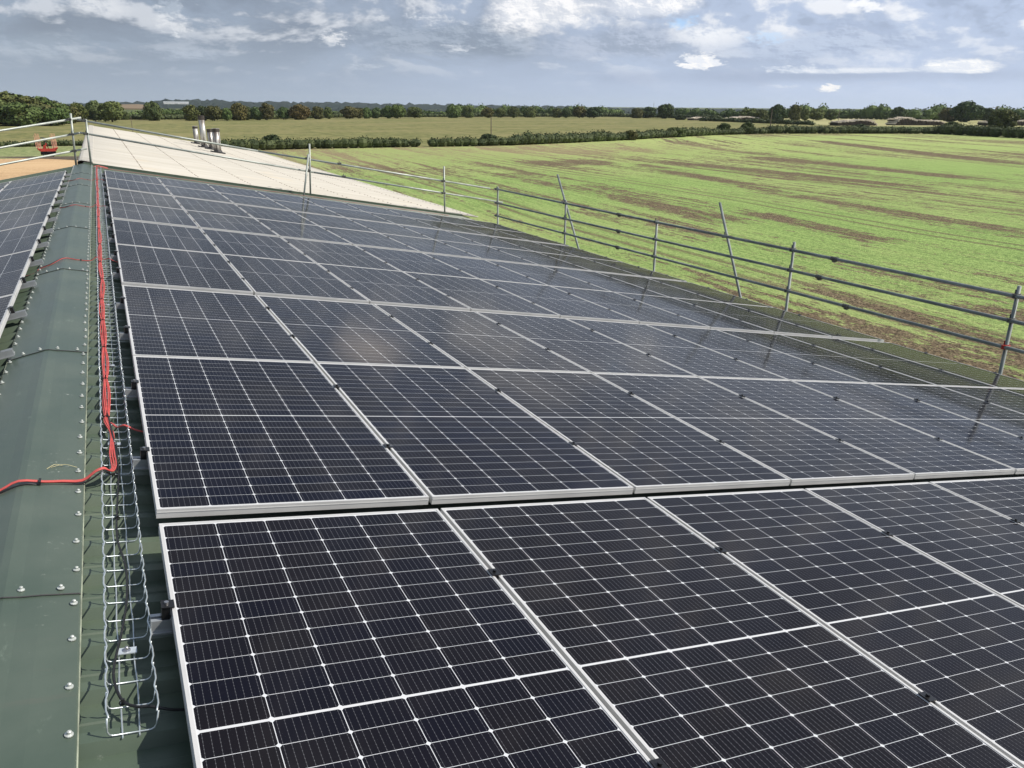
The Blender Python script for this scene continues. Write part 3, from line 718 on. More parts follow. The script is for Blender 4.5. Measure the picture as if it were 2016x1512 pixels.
# rails + clamps
def clamp_parts(root, Mx, end):
    b = MB()
    if end:
        b.box((-0.024, -0.017, -0.042), (-0.002, 0.017, 0.002), Mx); b.box((-0.026, -0.020, 0.0021), (0.009, 0.020, 0.0055), Mx)
    else:
        b.box((-0.017, -0.021, 0.0015), (0.017, 0.021, 0.0048), Mx); b.box((-0.0065, -0.024, -0.045), (0.0065, 0.024, 0.0012), Mx)
    c = b.build('clamp', M_clamp, root)
    b = MB(); zz = 0.0055; xo = -0.012 if end else 0.0
    b.tube([(xo, 0, zz), (xo, 0, zz+0.007)], 0.0065, 8, M=Mx); b.build('bolt', M_bolt if end else M_clamp, c)
def rail(Mx, S0, S1, cl, label, group):
    root = thing('mounting_rail', None, label, 'rail', group, Mx)
    b = MB()        # slotted extrusion just under the panels
    z1 = -FH-0.0015; z0 = z1-0.040
    b.box((S0, -0.020, z0), (S1, 0.020, z0+0.024)); b.box((S0, -0.020, z0+0.024), (S1, -0.006, z1)); b.box((S0, 0.006, z0+0.024), (S1, 0.020, z1))
    b.box((S0, -0.030, z0-0.0), (S1, -0.0205, z0+0.005)); b.box((S0, 0.0205, z0), (S1, 0.030, z0+0.005))
    rb = b.build('rail', M_rail, root)
    for S, end in cl: clamp_parts(root, np.array(Matrix.Translation((S, 0, 0)) @ (Matrix.Scale(-1, 4, (1, 0, 0)) if end == 2 else Matrix.Identity(4))), end)
    kids(root); return root
RC = [(0.006, 1)]+[(PX*k, 0) for k in range(1, 9)]+[(PX*9-0.006, 2)]
rproto = None; idx = 0
for row in range(9):
    n0, n1 = bd(row-1), bd(row)
    for q in (-0.45, 0.52):
        Y = (n0[0]+n1[0])/2+q+0.02+random.uniform(-.02, .02); f = (Y-n0[0])/(n1[0]-n0[0]); thr = TH+(n0[2]+n1[2])/2
        z = n0[1]*(1-f)+n1[1]*f+0.004*(row % 2)+0.0005
        xa = np.array([math.cos(thr), 0, -math.sin(thr)]); Mx = basis(xa, YA, np.cross(xa, YA), (0, Y, z))
        lab = 'aluminium rail with black clamps under the right-hand panels, %s from the camera' % ORD[idx]
        if rproto is None: rproto = rail(Mx, -0.046, 9.5, RC, lab, 'rails of the right-hand array'); o = rproto
        else: o = copy_tree(rproto); o.matrix_world = Mx; o['label'] = lab
        idx += 1
lproto = None; idx = 0
for row in range(LROWS):
    for q in (-0.48, 0.55):
        Y = 1.955+2.124*(row+0.5)+q; S = 0.245
        Mx = basis(-SLv, YA, NL, lp(0, Y, 0.1405))
        lab = 'aluminium rail with black clamps under the left-hand panels, %s from the camera' % ORD[idx]
        cl = [(-S-0.001, 2), (-S-PX, 0), (-S-2*PX, 0)]
        if lproto is None: lproto = rail(Mx, -S-2*PX-0.2, -S+0.085, cl, lab, 'rails of the left-hand array'); o = lproto
        else: o = copy_tree(lproto); o.matrix_world = Mx; o['label'] = lab
        idx += 1

# ================================================================ CABLE TRAY
SA, SB_ = -0.166, -0.052; TF = RIB+0.006; TT = RIB+0.058
tprev = -0.955; nsec = 0
breaks = [-0.955, 2.05, 5.05, 8.05, 11.05, 14.05, 17.05, 18.95]
plates = {0: [-0.62, 0.98], 1: [2.25, 3.9], 2: [5.6, 7.2], 3: [8.8, 10.4], 4: [11.9, 13.5], 5: [14.8, 16.3], 6: [17.8]}
for s in range(7):
    a, e = breaks[s], breaks[s+1]-0.06; sh = random.uniform(-0.003, 0.003)
    root = thing('cable_tray', rp(-0.11, (a+e)/2, RIB), 'galvanised wire basket cable tray beside the ridge, %s length from the camera' % ORD[s], 'cable tray', 'wire basket tray lengths')
    n = int(round((e-a)/0.1)); yr = [a+0.1*k for k in range(n+1)]
    for S, nm in ((SA, -1), (SB_, 1)):
        pts = []
        yy = np.arange(a, e+0.001, 0.0125)
        for y in yy:
            ph = ((y-a)/0.1) % 1.0; w = 0.0024*math.cos(2*math.pi*ph)+0.0012*math.cos(4*math.pi*ph)
            pts.append(rp(S+sh-nm*w, y, TT+0.002*math.sin(2*math.pi*ph)))
        b = MB(); b.tube(pts, 0.0024, 6); b.build('side_wire', M_zinc, root, smooth=True)
    for S in (-0.131, -0.090):
        b = MB(); b.tube([rp(S+sh+0.002*math.sin(k*2.0+S*90), y, TF-0.004) for k, y in enumerate(np.arange(a-0.01, e+0.02, 0.1))], 0.0023, 6); b.build('floor_wire', M_zinc, root)
    for k, y in enumerate(yr):
        b = MB(); j = random.uniform(-0.002, 0.002); 
        prof = [(SA, TT), (SA+0.002, TF+0.014), (SA+0.007, TF+0.004), (SA+0.015, TF), (SB_-0.015, TF), (SB_-0.007, TF+0.004), (SB_-0.002, TF+0.014), (SB_, TT)]
        b.tube([rp(S+sh, y+j*(1 if S < -0.1 else -1), h) for S, h in prof], 0.0023, 5)
        b.build('cross_wire', M_zinc, root, smooth=True)
    for y in plates[s]:
        b = MB(); b.box((-0.026, -0.014, 0), (0.026, 0.014, 0.003), basis(SR, YA, NR, rp(-0.108, y, TF+0.004))); pl = b.build('fixing_plate', M_plate, root)
        b = MB(); v = np.array([q.co[:] for q in SCREW.vertices]); b.add(xf(basis(SR, YA, NR, rp(-0.108, y, TF+0.007)), v), [tuple(p.vertices) for p in SCREW.polygons]); b.build('bolt', M_bolt, pl)

# ================================================================ CABLES
def smooth_path(P, per=6):
    P = np.asarray(P, float); out = []
    Q = np.concatenate([[2*P[0]-P[1]], P, [2*P[-1]-P[-2]]])
    for i in range(1, len(Q)-2):
        for t_ in np.arange(per)/per:
            a, b_, c, d = Q[i-1], Q[i], Q[i+1], Q[i+2]
            out.append(0.5*((2*b_)+(-a+c)*t_+(2*a-5*b_+4*c-d)*t_**2+(-a+3*b_-3*c+d)*t_**3))
    out.append(P[-1]); return np.array(out)
ctr = [rpx(x/3.025, 300+y/3.025, TF+0.01) for x, y in [(567, 95), (570, 130), (573, 180), (576, 240), (578, 300), (584, 360), (587, 420), (592, 500), (596, 560), (597, 620), (597, 700), (610, 770), (606, 850), (610, 950), (617, 1080), (622, 1240), (630, 1400), (632, 1480)]]
ctr = [(min(max(S, SA+0.025), SB_-0.03), Y) for S, Y in ctr]
cy = np.array([c[1] for c in ctr])[::-1]; cs = np.array([c[0] for c in ctr])[::-1]
ties = [1.32, 1.95, 2.62, 3.35, 4.05, 4.9, 5.75, 6.9, 8.1, 9.3, 10.4, 11.6, 12.8, 14.0, 15.2]
def strand(k, y0, y1, amp=0.008):
    ph = random.uniform(0, 6.28); yy = np.arange(y1, y0, -0.07); P = []
    for y in yy:
        i = np.searchsorted(ties, y); a = ties[i-1] if i > 0 else ties[0]-0.7; c = ties[i] if i < len(ties) else ties[-1]+1.3
        env = abs(math.sin(math.pi*(y-a)/(c-a)))
        off = (k-2.0)*0.0042+(k-2)*0.5*amp*env+0.004*env*math.sin(y*2.3+ph)
        P.append(rp(np.interp(y, cy, cs)+off, y, TF+0.010+0.003*(k % 2)+0.006*env*(0.5+0.5*math.sin(y*1.7+ph))))
    return P
tagc = 'red cables laid along the wire tray'
where = ['outermost strand towards the ridge', 'second strand from the ridge', 'middle strand', 'fourth strand from the ridge', 'outermost strand towards the panels']
X = [rp(*rpx(272, 815, TF), TF+0.015)]
first = None
for k in range(5):
    P = strand(k, 1.22, 18.9)
    if k >= 3:      # these two leave the tray and dive under the second panel row
        P += [rp(-0.112+0.004*(k-3), 1.20, TF+0.020), rp(-0.096+0.004*(k-3), 1.13, TF+0.030), rp(-0.07, 1.085+0.006*(k-3), TT+0.004), rp(-0.045, 1.068+0.006*(k-3), TT+0.0), rp(-0.01, 1.055+0.005*(k-3), TT-0.012), rp(0.06, 1.04, TT-0.02)]
        lab = 'red cable bending out of the tray under the second-row panel, %s of two' % ('left' if k == 3 else 'right')
    else:           # these carry on, turn left and cross the ridge in the foreground
        o = 0.006*(k-1)
        pts = [(-0.116+o, 1.1, TF+.012), (-0.119+o, 0.95, TF+.012), (-0.120+o*1.5, 0.85, TF+.012), (-0.116+o*1.5, 0.74, TF+.014), (-0.118+o, 0.66, TF+.02), (-0.132+o, 0.605-o, TF+.034), (-0.155, 0.572-o, TT+.008), (-0.185, 0.557-o, TT+.002), (-0.23, 0.552-o, RIB+.024), (-0.30, 0.555-o*.8, RIB+.022), (-0.36, 0.555-o*.7, RIB+.022)]
        P += [rp(*q) for q in pts]
        P += [RIDGE+np.array([-0.005, 0.549-o*.7, 0.064]), lp(0.06, 0.535-o*.7, 0.056), lp(0.13, 0.52-o*.6, 0.056), lp(0.20, 0.51-o*.6, 0.056), lp(0.26, 0.505, 0.03), lp(0.5, 0.49, 0.04), lp(0.9, 0.47, 0.04)]
        lab = 'red cable turning left over the ridge in the foreground, %s' % ['rear of three', 'middle of three', 'front of three'][k]
    b = MB(); b.tube(smooth_path(P, 3), 0.0034, 8); c = b.build('red_cable', M_red, None, smooth=True, origin=P[0]); tag(c, lab, 'cable', tagc)
    if first is None: first = c
for T in ties:
    b = MB(); S = np.interp(T, cy, cs); a = np.arange(13)*2*math.pi/12
    b.tube([rp(S+0.013*math.cos(q), T, TF+0.012+0.0085*math.sin(q)) for q in a], 0.0018, 5, False); b.box((-0.003, -0.003, 0), (0.003, 0.003, 0.022), basis(SR, YA, NR, rp(S, T, TF+0.014))); b.build('cable_tie', M_blk, first)
# black cable of the foreground part of the tray
P = [rp(*q) for q in [(-0.140, 2.3, TF+.01), (-0.138, 1.9, TF+.01), (-0.137, 1.5, TF+.01), (-0.118, 1.15, TF+.018), (-0.108, 0.95, TF+.01), (-0.104, 0.80, TF+.01), (-0.098, 0.68, TF+.01), (-0.104, 0.5, TF+.005), (-0.112, 0.30, TF+.006), (-0.117, 0.15, TF+.006),
     (-0.114, 0.02, TF+.006), (-0.100, -0.10, TF+.007), (-0.095, -0.22, TF+.007), (-0.100, -0.36, TF+.007), (-0.117, -0.52, TF+.008), (-0.140, -0.68, TF+.008), (-0.141, -0.76, TF+.008), (-0.124, -0.84, TF+.009), (-0.095, -0.88, TF+.016), (-0.065, -0.895, TF+.022), (-0.04, -0.905, TF+.02), (0.0, -0.91, TF+.01), (0.08, -0.91, TF)]]
b = MB(); b.tube(smooth_path(P, 6), 0.0038, 8); c = b.build('black_cable', M_blk, None, smooth=True, origin=P[10]); tag(c, 'black cable winding along the near end of the wire tray under the nearest panel', 'cable')
for (S, Y) in ((-0.124, -0.845), (-0.112, 0.22)):
    b = MB(); b.box((-0.004, -0.003, 0), (0.004, 0.003, 0.016), basis(SR, YA, NR, rp(S, Y, TF+0.002))); a = np.arange(9)*2*math.pi/8
    b.tube([rp(S+0.008*math.cos(q), Y, TF+0.006+0.007*math.sin(q)) for q in a], 0.0018, 5, False); b.build('cable_tie', M_blk, c)
# the black partner of the ridge crossing
P = [rp(-0.10, 1.0, TF+.006), rp(-0.101, 0.8, TF+.006), rp(-0.109, 0.64, TF+.012), rp(-0.13, 0.59, TF+.025), rp(-0.16, 0.55, TT+.002), rp(-0.23, 0.536, RIB+.018), rp(-0.36, 0.535, RIB+.016), RIDGE+np.array([0, 0.527, 0.056]), lp(0.13, 0.50, 0.052), lp(0.20, 0.488, 0.052), lp(0.30, 0.48, 0.03), lp(0.8, 0.46, 0.04)]
b = MB(); b.tube(smooth_path(P, 6), 0.0034, 8); c = b.build('black_cable', M_blk, None, smooth=True, origin=P[5]); tag(c, 'black cable under the red ones crossing the ridge in the foreground', 'cable')
b = MB(); b.box((-0.005, -0.018, 0), (0.003, 0.018, 0.014), basis(SR, YA, NR, rp(-0.375, 0.545, RIB+.02))); b.build('cable_tie', M_blk, c)
# further ridge crossings
for (Y, Yl, w, redpart) in ((5.78, 5.46, 'by the fourth panel row', True), (10.42, 10.37, 'by the sixth panel row', False), (15.14, 15.0, 'near the far end', False)):
    for j, m_ in ((0, M_red), (1, M_blk)):
        o = 0.010*j-0.004
        if j == 0 or True:
            P = [rp(0.05, Y-0.12+o, TT-0.02), rp(-0.03, Y-0.07+o, TT-0.004), rp(-0.06, Y-0.04+o, TT+0.004), rp(-0.11, Y-0.01+o, TT-0.01), rp(-0.17, Y+o, TT+0.003), rp(-0.22, Y+o, RIB+.022), rp(-0.33, Y+o, RIB+.020), RIDGE+np.array([0.0, Y+o-0.01, 0.058+0.002*j]),
                 lp(0.1, (Y+Yl)/2+o-0.019*j, 0.052+.006*j), lp(0.195, Yl+0.05+o-0.019*j, 0.052+.006*j), lp(0.24, Yl+o-0.015*j, 0.03), lp(0.5, Yl-0.1, 0.03)]
            if not redpart and j == 0: P = P[:8]+P[8:]
            b = MB(); b.tube(smooth_path(P, 6), 0.0034, 6); c = b.build('red_cable' if j == 0 else 'black_cable', m_, None, smooth=True, origin=P[6])
            tag(c, '%s cable crossing the ridge cap %s' % ('red' if j == 0 else 'black', w), 'cable', 'cables crossing the ridge cap')
            if j == 1:
                b = MB(); b.box((-0.004, -0.012, 0), (0.004, 0.012, 0.016), basis(SR, YA, NR, rp(-0.30, Y, RIB+.014))); b.build('cable_tie', M_blk, c)
# red cable along the far edge of the array
for j in range(1):
    P = [rp(-0.15, 18.6+0.05*j, TF+0.02), rp(-0.12, 18.95+0.07*j, TF+0.03)]+[rp(S, 19.22+0.09*j+0.03*math.sin(S*1.7+j*2), RIB+0.004) for S in np.arange(0.05, 9.2, 0.45)]
    b = MB(); b.tube(smooth_path(P, 3), 0.0034, 6); c = b.build('red_cable', M_red, None, smooth=True, origin=P[0]); tag(c, 'red cable strung along the far edge of the array, before the pale roof', 'cable')
for k in range(3):
    P = [rp(-0.20+0.03*k, 18.75+0.09*k, TF+0.03), rp(-0.16+.02*k, 18.95+0.08*k, TF+0.05), rp(-0.05, 19.05+0.08*k, TF+0.04), rp(0.1, 19.1+0.08*k, TF+0.02)]
    b = MB(); b.tube(smooth_path(P, 4), 0.005, 6); c = b.build('red_cable', M_red, None, smooth=True, origin=P[0]); tag(c, 'short red cable looping over the far end of the tray, %s of three' % ['nearest', 'middle', 'farthest'][k], 'cable', 'red cable ends at the far tray end')
# dry stalks on the capping
for k, (x0, y0, x1, y1) in enumerate(((92, 924, 124, 918), (100, 921, 152, 921))):
    a = rpx(x0, y0, RIB+.016); e = rpx(x1, y1, RIB+.016)
    b = MB(); m_ = ((a[0]+e[0])/2, (a[1]+e[1])/2+0.012)
    b.tube(smooth_path([rp(a[0], a[1], RIB+.018), rp(m_[0], m_[1], RIB+.026), rp(e[0], e[1], RIB+.018)], 5), 0.0011, 5); tag(b.build('grass_stalk', M_straw, None, origin=rp(a[0], a[1], RIB)), 'dry %s grass stalk lying on the green ridge cap' % ('shorter' if k == 0 else 'longer'), 'stalk', 'dry stalks on the ridge')

# ================================================================ SCAFFOLD
RT = 0.0242
def tube_part(name, a, b_, parent, r=RT, m=None):
    m = m or (M_tube_dark if parent.name == 'scaffold_rail' else M_tube)
    q = MB(); q.tube([a, b_], r, 12); o = q.build(name, m, parent)
    for p_ in o.data.polygons: p_.use_smooth = len(p_.vertices) == 4
    return o
def coupler(P, parent, m=M_cuff, axis=(0, 1, 0)):
    q = MB(); P = np.array(P); ax = np.array(axis, float); ax /= np.linalg.norm(ax)
    q.tube([P-ax*0.028, P+ax*0.028], RT+0.010, 10); q.tube([P+np.array([-0.046, 0, -0.026]), P+np.array([-0.046, 0, 0.026])], RT+0.010, 10)
    q.tube([P+np.array([-0.02, 0.02, 0.0]), P+np.array([-0.02, 0.02, 0.075])], 0.009, 6); q.tube([P+np.array([-0.07, -0.03, 0.0]), P+np.array([0.03, -0.03, 0.015])], 0.009, 6)
    return q.build('coupler', m, parent)
XE = 10.0
sc = thing('scaffold_rail', (XE, 8, ZG), 'three-rail scaffold guardrail along the field-side eave of the green roof', 'scaffolding')
zt, zm, zl = (-0.855, -1.16, -1.51)
posts = [(3.14, -0.71), (6.91, -0.72), (10.68, -0.835), (14.42, -0.80), (18.31, -0.82)]
slope = lambda z0, z1, Y: z0+(z1-z0)*(Y-3.1)/(18.3-3.1)
def rz(i, Y): return [slope(-0.835, -0.885, Y), slope(-1.15, -1.275, Y), slope(-1.50, -1.64, Y)][i]
for Y, zt_ in posts: tube_part('post', (XE+0.05, Y, ZG), (XE+0.05, Y, zt_), sc)
tube_part('post', (XE+0.05, -0.6, ZG), (XE+0.05, -0.6, -0.70), sc)
for i in range(3): 
    tube_part('rail', (XE, -3.0, rz(i, -3.0)), (XE, 9.42, rz(i, 9.42)), sc); tube_part('rail', (XE+0.002, 9.425, rz(i, 9.425)), (XE+0.002, 18.42, rz(i, 18.4)), sc)
    for Y, _ in posts: coupler((XE+0.05, Y, rz(i, Y)), sc, M_cuffred if (i == 2 and Y < 4) else M_cuff, (0, 0, 1))
    q = MB(); Yj = 6.0-0.35*(i == 2)+0.25*(i == 1); q.tube([(XE, Yj-0.06, rz(i, Yj)), (XE, Yj+0.06, rz(i, Yj))], RT+0.009, 10); q.box((XE-0.02, Yj-0.03, rz(i, Yj)-0.05), (XE+0.02, Yj+0.03, rz(i, Yj)-0.02)); q.build('coupler', M_cuff, sc)
    q = MB(); Yj = 12.0; q.tube([(XE, Yj-0.07, rz(i, Yj)), (XE, Yj+0.07, rz(i, Yj))], RT+0.009, 10); q.box((XE-0.02, Yj-0.03, rz(i, Yj)-0.05), (XE+0.02, Yj+0.03, rz(i, Yj)-0.02)); q.build('coupler', M_cuff, sc)
for (Ya, za), (Yb, zb) in ((((14.97, -0.24)), (13.88, -1.85)), ((8.89, -0.29), (8.13, -1.84))):
    k = (ZG+3-za)/(zb-za); tube_part('brace', (XE+0.11, Ya, za), (XE+0.11, Ya+(Yb-Ya)*k, za+(zb-za)*k), sc)
    Yc = Ya+(Yb-Ya)*(-0.86-za)/(zb-za); coupler((XE+0.08, Yc, -0.865), sc)
b = MB()      # working boards below the eave
for k in range(4): b.box((XE+0.10-0.24*k-0.22+0.5, -3, -3.05), (XE+0.10-0.24*k+0.5, 18.3, -3.01))
b.build('board', M_wood, sc)
for Y in (3.14, 10.68, 18.31): tube_part('putlog', (9.75, Y+0.06, -3.09), (XE+0.75, Y+0.06, -3.09), sc)
for Y in (3.14, 10.68, 18.31): tube_part('post', (XE+0.70, Y, ZG), (XE+0.70, Y, -2.9), sc)

YG = 19.8
sg = thing('scaffold_rail', (5, YG, -1.0), 'two-rail scaffold guardrail running down the right slope in front of the pale roof', 'scaffolding')
tube_part('rail', (-0.42, YG, 1.00), (3.72, YG+0.0, 0.20), sg); tube_part('rail', (3.73, YG+0.003, 0.198), (10.5, YG, -1.02), sg)
tube_part('rail', (-0.40, YG, 0.70), (5.15, YG+0.0, -0.385), sg); tube_part('rail', (5.16, YG+0.003, -0.387), (10.93, YG, -1.46), sg)
for X, z0, z1, xt in ((5.0, -1.02, 0.37, 5.08), (8.97, -1.78, -0.32, 8.98), (-0.27, -0.02, 1.01, -0.22)): tube_part('post', (X, YG-0.05, z0-0.02), (xt, YG-0.05, z1), sg)
tube_part('brace', (4.70, YG-0.55, -1.02), (5.03, YG-0.06, 0.10), sg)
lin = lambda p, q, x: p[1]+(q[1]-p[1])*(x-p[0])/(q[0]-p[0])
for x in (5.02, 8.97, -0.25):
    coupler((x, YG-0.05, lin((-0.42, 1.0), (10.5, -1.02), x)), sg); coupler((x, YG-0.05, lin((-0.4, 0.70), (10.93, -1.46), x)), sg)
for x in (5.9, ): coupler((x, YG, lin((-0.42, 1.0), (10.5, -1.02), x)), sg, axis=(1, 0, -.18)); coupler((x+.1, YG, lin((-0.4, 0.70), (10.93, -1.46), x+.1)), sg, axis=(1, 0, -.18))

sf = thing('scaffold_rail', (-3, YG, -0.5), 'three-rail scaffold guardrail running down the left slope beyond the ridge', 'scaffolding')
for (z0, z1, x1) in ((1.0, 0.75, -0.32), (0.66, 0.38, -0.38), (0.28, 0.01, -0.30)):
    sl_ = (z0-z1)/1.5; xs = x1; za = z0+sl_*(x1+0.56); tube_part('rail', (x1, YG+0.10, za), (-9.5, YG+0.10, za-sl_*(9.5+x1)), sf); coupler((-0.56, YG+0.05, z0), sf)
tube_part('post', (-0.60, YG+0.05, -0.12), (-0.528, YG+0.05, 1.14), sf)
for x in (-4.6, -8.6): tube_part('post', (x, YG+0.05, lp((-x-0.45)/math.cos(TH), 0, 0)[2]), (x, YG+0.05, 1.0-0.17*(-x-0.5)+0.15), sf)

# ================================================================ FARM IMPLEMENT
m0 = gp(96, 309); ux, uy = 1.0, 0.0
ci = thing('cultivator', (m0[0], m0[1], ZG), 'red folding tine cultivator parked at the far edge of the sandy yard', 'farm machine')
def at_(x, y, z): return (m0[0]+x*0.70, m0[1]+y, ZG+z*0.88)
b = MB()
for y in (-0.5, 0.5): b.tube([at_(-1.7, y, 1.25), at_(1.9, y, 1.25)], 0.09, 6)
b.tube([at_(-1.7, -0.5, 1.25), at_(-1.7, 0.5, 1.25)], 0.09, 6); b.tube([at_(1.9, -0.5, 1.25), at_(1.9, 0.5, 1.25)], 0.09, 6); b.tube([at_(0, -0.5, 1.25), at_(0, 0.5, 1.25)], 0.09, 6)
b.box(at_(-1.5, -0.62, 1.10), at_(1.7, -0.58, 1.65)); b.build('frame', M_ironred, ci)
b = MB(); b.tube([at_(-0.6, 0, 1.3), at_(-0.15, 0, 2.7)], 0.08, 6); b.tube([at_(0.4, 0, 1.3), at_(-0.1, 0, 2.7)], 0.08, 6); b.tube([at_(0.9, 0, 1.35), at_(1.5, 0, 1.8)], 0.08, 6); b.tube([at_(-0.9, -.3, 1.35), at_(-0.5, -.3, 2.3)], 0.13, 6); b.tube([at_(-0.35, -.3, 1.35), at_(-0.25, -.3, 2.2)], 0.11, 6); b.build('headstock', M_ironred, ci)
for s in (-1, 1):
    b = MB(); x = -1.75 if s < 0 else 1.75
    b.tube([at_(x-0.2, -0.5, 1.55), at_(x+0.45*s+0.2, -0.5, 1.75)], 0.13, 6); b.tube([at_(x-0.2, 0.5, 1.55), at_(x+0.3*s+0.2, 0.5, 1.75)], 0.11, 6)
    b.box(at_(x-0.35, -0.5, 1.35), at_(x+0.35, 0.5, 1.55)); wg = b.build('wing', M_ironred, ci)
    for k in range(5):
        xx = x-0.5+0.25*k; q = MB(); q.tube([at_(xx, -0.45+0.35*(k % 2), 1.6), at_(xx-0.08, -0.45+0.35*(k % 2), 3.3), at_(xx-0.16, -0.45+.35*(k % 2), 4.5-0.3*(k == 0))], [0.055, 0.045, 0.028], 6); q.build('tine', M_tine, wg)
for s in (-1, 1):
    b = MB(); b.tube([at_(s*1.1-0.14, 0, 0.42), at_(s*1.1+0.14, 0, 0.42)], 0.42, 18); w = b.build('wheel', M_tyre, ci)
    b = MB(); b.tube([at_(s*1.1-0.15, 0, 0.42), at_(s*1.1+0.15, 0, 0.42)], 0.2, 12); b.build('rim', M_white, w)
b = MB(); b.tube([at_(-1.6, 0, 0.75), at_(1.8, 0, 0.75)], 0.30, 12); b.build('roller', M_tyre, ci)
b = MB()
for x in (-1.1, 1.1, 0.2): b.tube([at_(x, 0.1, 1.2), at_(x, 0.1, 0.5)], 0.06, 6)
for x in (-0.8, 0.7): b.tube([at_(x, -0.3, 1.0), at_(x+0.1, -0.4, 0.02)], 0.05, 6)
b.build('leg', M_clamp, ci)
b = MB(); b.tube([at_(-0.45, 0, 3.55), at_(-0.42, 0, 3.63), at_(-0.4, 0, 3.7)], [0.55, 0.5, 0.3], 16); b.tube([at_(-0.3, 0, 2.6), at_(-0.42, 0, 3.6)], 0.10, 8); b.tube([at_(0.3, 0, 2.0), at_(-0.1, 0, 3.2)], 0.07, 6); b.build('seed_hopper', M_clamp, ci)

# ================================================================ VEGETATION
def leaves(centres, normals, size, r):
    n = len(centres); s = size*r.uniform(0.6, 1.3, n)[:, None]
    nn = normals+r.normal(0, 0.55, (n, 3)); nn /= np.linalg.norm(nn, axis=1)[:, None]+1e-9
    t_ = np.cross(nn, r.normal(0, 1, (n, 3))); t_ /= np.linalg.norm(t_, axis=1)[:, None]+1e-9; u_ = np.cross(nn, t_)
    k = s*0.5
    return np.stack([centres-t_*k-u_*k*0.7, centres+t_*k*0.9-u_*k, centres+t_*k+u_*k*0.8, centres-t_*k*0.7+u_*k], 1)
def sph(r, n):
    v = r.normal(0, 1, (n, 3)); return v/np.linalg.norm(v, axis=1)[:, None]
def crown(r, W_, H_, nclump=26, per=95, size=0.085, core=0.72, dome=1.0):
    # unit-ish crown: width W_, height H_, base at z=0
    b = MB(); cl = []
    for i in range(nclump):
        d = sph(r, 1)[0]; d[2] = d[2] if d[2] > -0.72 else -0.72; rad = 0.62+r.uniform(-0.07, 0.07)
        c = np.array([d[0]*rad*W_/2, d[1]*rad*W_/2, H_*0.46+d[2]*rad*H_*0.52]); cl.append((c, r.uniform(0.28, 0.38)*W_/2*1.15))
    cl.append((np.array([0, 0, H_*0.48]), W_*0.34))
    for c, rr in cl:
        dd = sph(r, per); dd[:, 2] *= 0.85; cen = c+dd*rr*r.uniform(0.80, 1.12, (per, 1)); b.quads(leaves(cen, dd, size*W_, r))
        # lumpy opaque heart of the clump
        m = 6; n_ = 8; vs = []; fs = []
        for i in range(m+1):
            for j in range(n_):
                th_, ph = math.pi*i/m, 2*math.pi*j/n_; q = np.array([math.sin(th_)*math.cos(ph), math.sin(th_)*math.sin(ph), math.cos(th_)])
                vs.append(c+q*rr*core*r.uniform(0.85, 1.12))
        for i in range(m):
            for j in range(n_): fs.append((i*n_+j, (i+1)*n_+j, (i+1)*n_+(j+1) % n_, i*n_+(j+1) % n_))
        b.add(vs, fs)
    return b
def tree_proto(k, shape):
    r = np.random.default_rng(100+k); W_, H_, tr = shape
    root = thing('tree', (0, 0, 0), 'x', 'tree')
    c = crown(r, W_, H_, 30+3*(k % 3), 140, 0.062).build('crown', M_leaf, root); c.location = (0, 0, tr)
    b = MB(); pts = [(0, 0, -0.02), (0.005, 0, tr*0.5), (0.0, 0.01, tr+H_*0.25), (0.01, 0.0, tr+H_*0.6)]
    b.tube(pts, [0.045, 0.033, 0.025, 0.008], 8)
    for q in range(5):
        a = q*1.3+k; b.tube([(0, 0, tr+H_*0.08*q*0.6), (math.cos(a)*W_*0.18, math.sin(a)*W_*0.18, tr+H_*(0.25+0.08*q)), (math.cos(a)*W_*0.33, math.sin(a)*W_*0.33, tr+H_*(0.38+0.09*q))], [0.02, 0.012, 0.004], 6)
    b.build('trunk', M_bark, root); kids(root); return root
SH = [(1.0, 0.86, 0.0), (1.0, 1.0, 0.01), (0.95, 1.02, 0.0), (1.15, 0.85, 0.0), (1.05, 0.92, 0.0)]
protos = [tree_proto(k, s) for k, s in enumerate(SH)]; used = [False]*5
def plant(k, P, h, wfac, color, label, group, name='tree', cat='tree'):
    if not used[k]: o = protos[k]; used[k] = True
    else: o = copy_tree(protos[k])
    sh = SH[k]; s = h/(sh[1]*1.0+sh[2])
    o.name = name; o.location = P; o.scale = (s*wfac, s*wfac, s); o.rotation_euler = (0, 0, random.uniform(0, 6.28))
    o['label'] = label; o['category'] = cat; o['group'] = group
    if group is None: del o['group']
    for ch in COL.objects:
        if ch.parent == o and ch.name.startswith('crown'): ch.color = (*color, 1)
    return o
GREEN = (1.0, 1.0, 1.0); OLIVE = (1.05, 0.80, 0.72); RUST = (1.10, 0.74, 0.78); DARK = (0.55, 0.62, 0.68); PALE = (1.25, 1.22, 1.15)
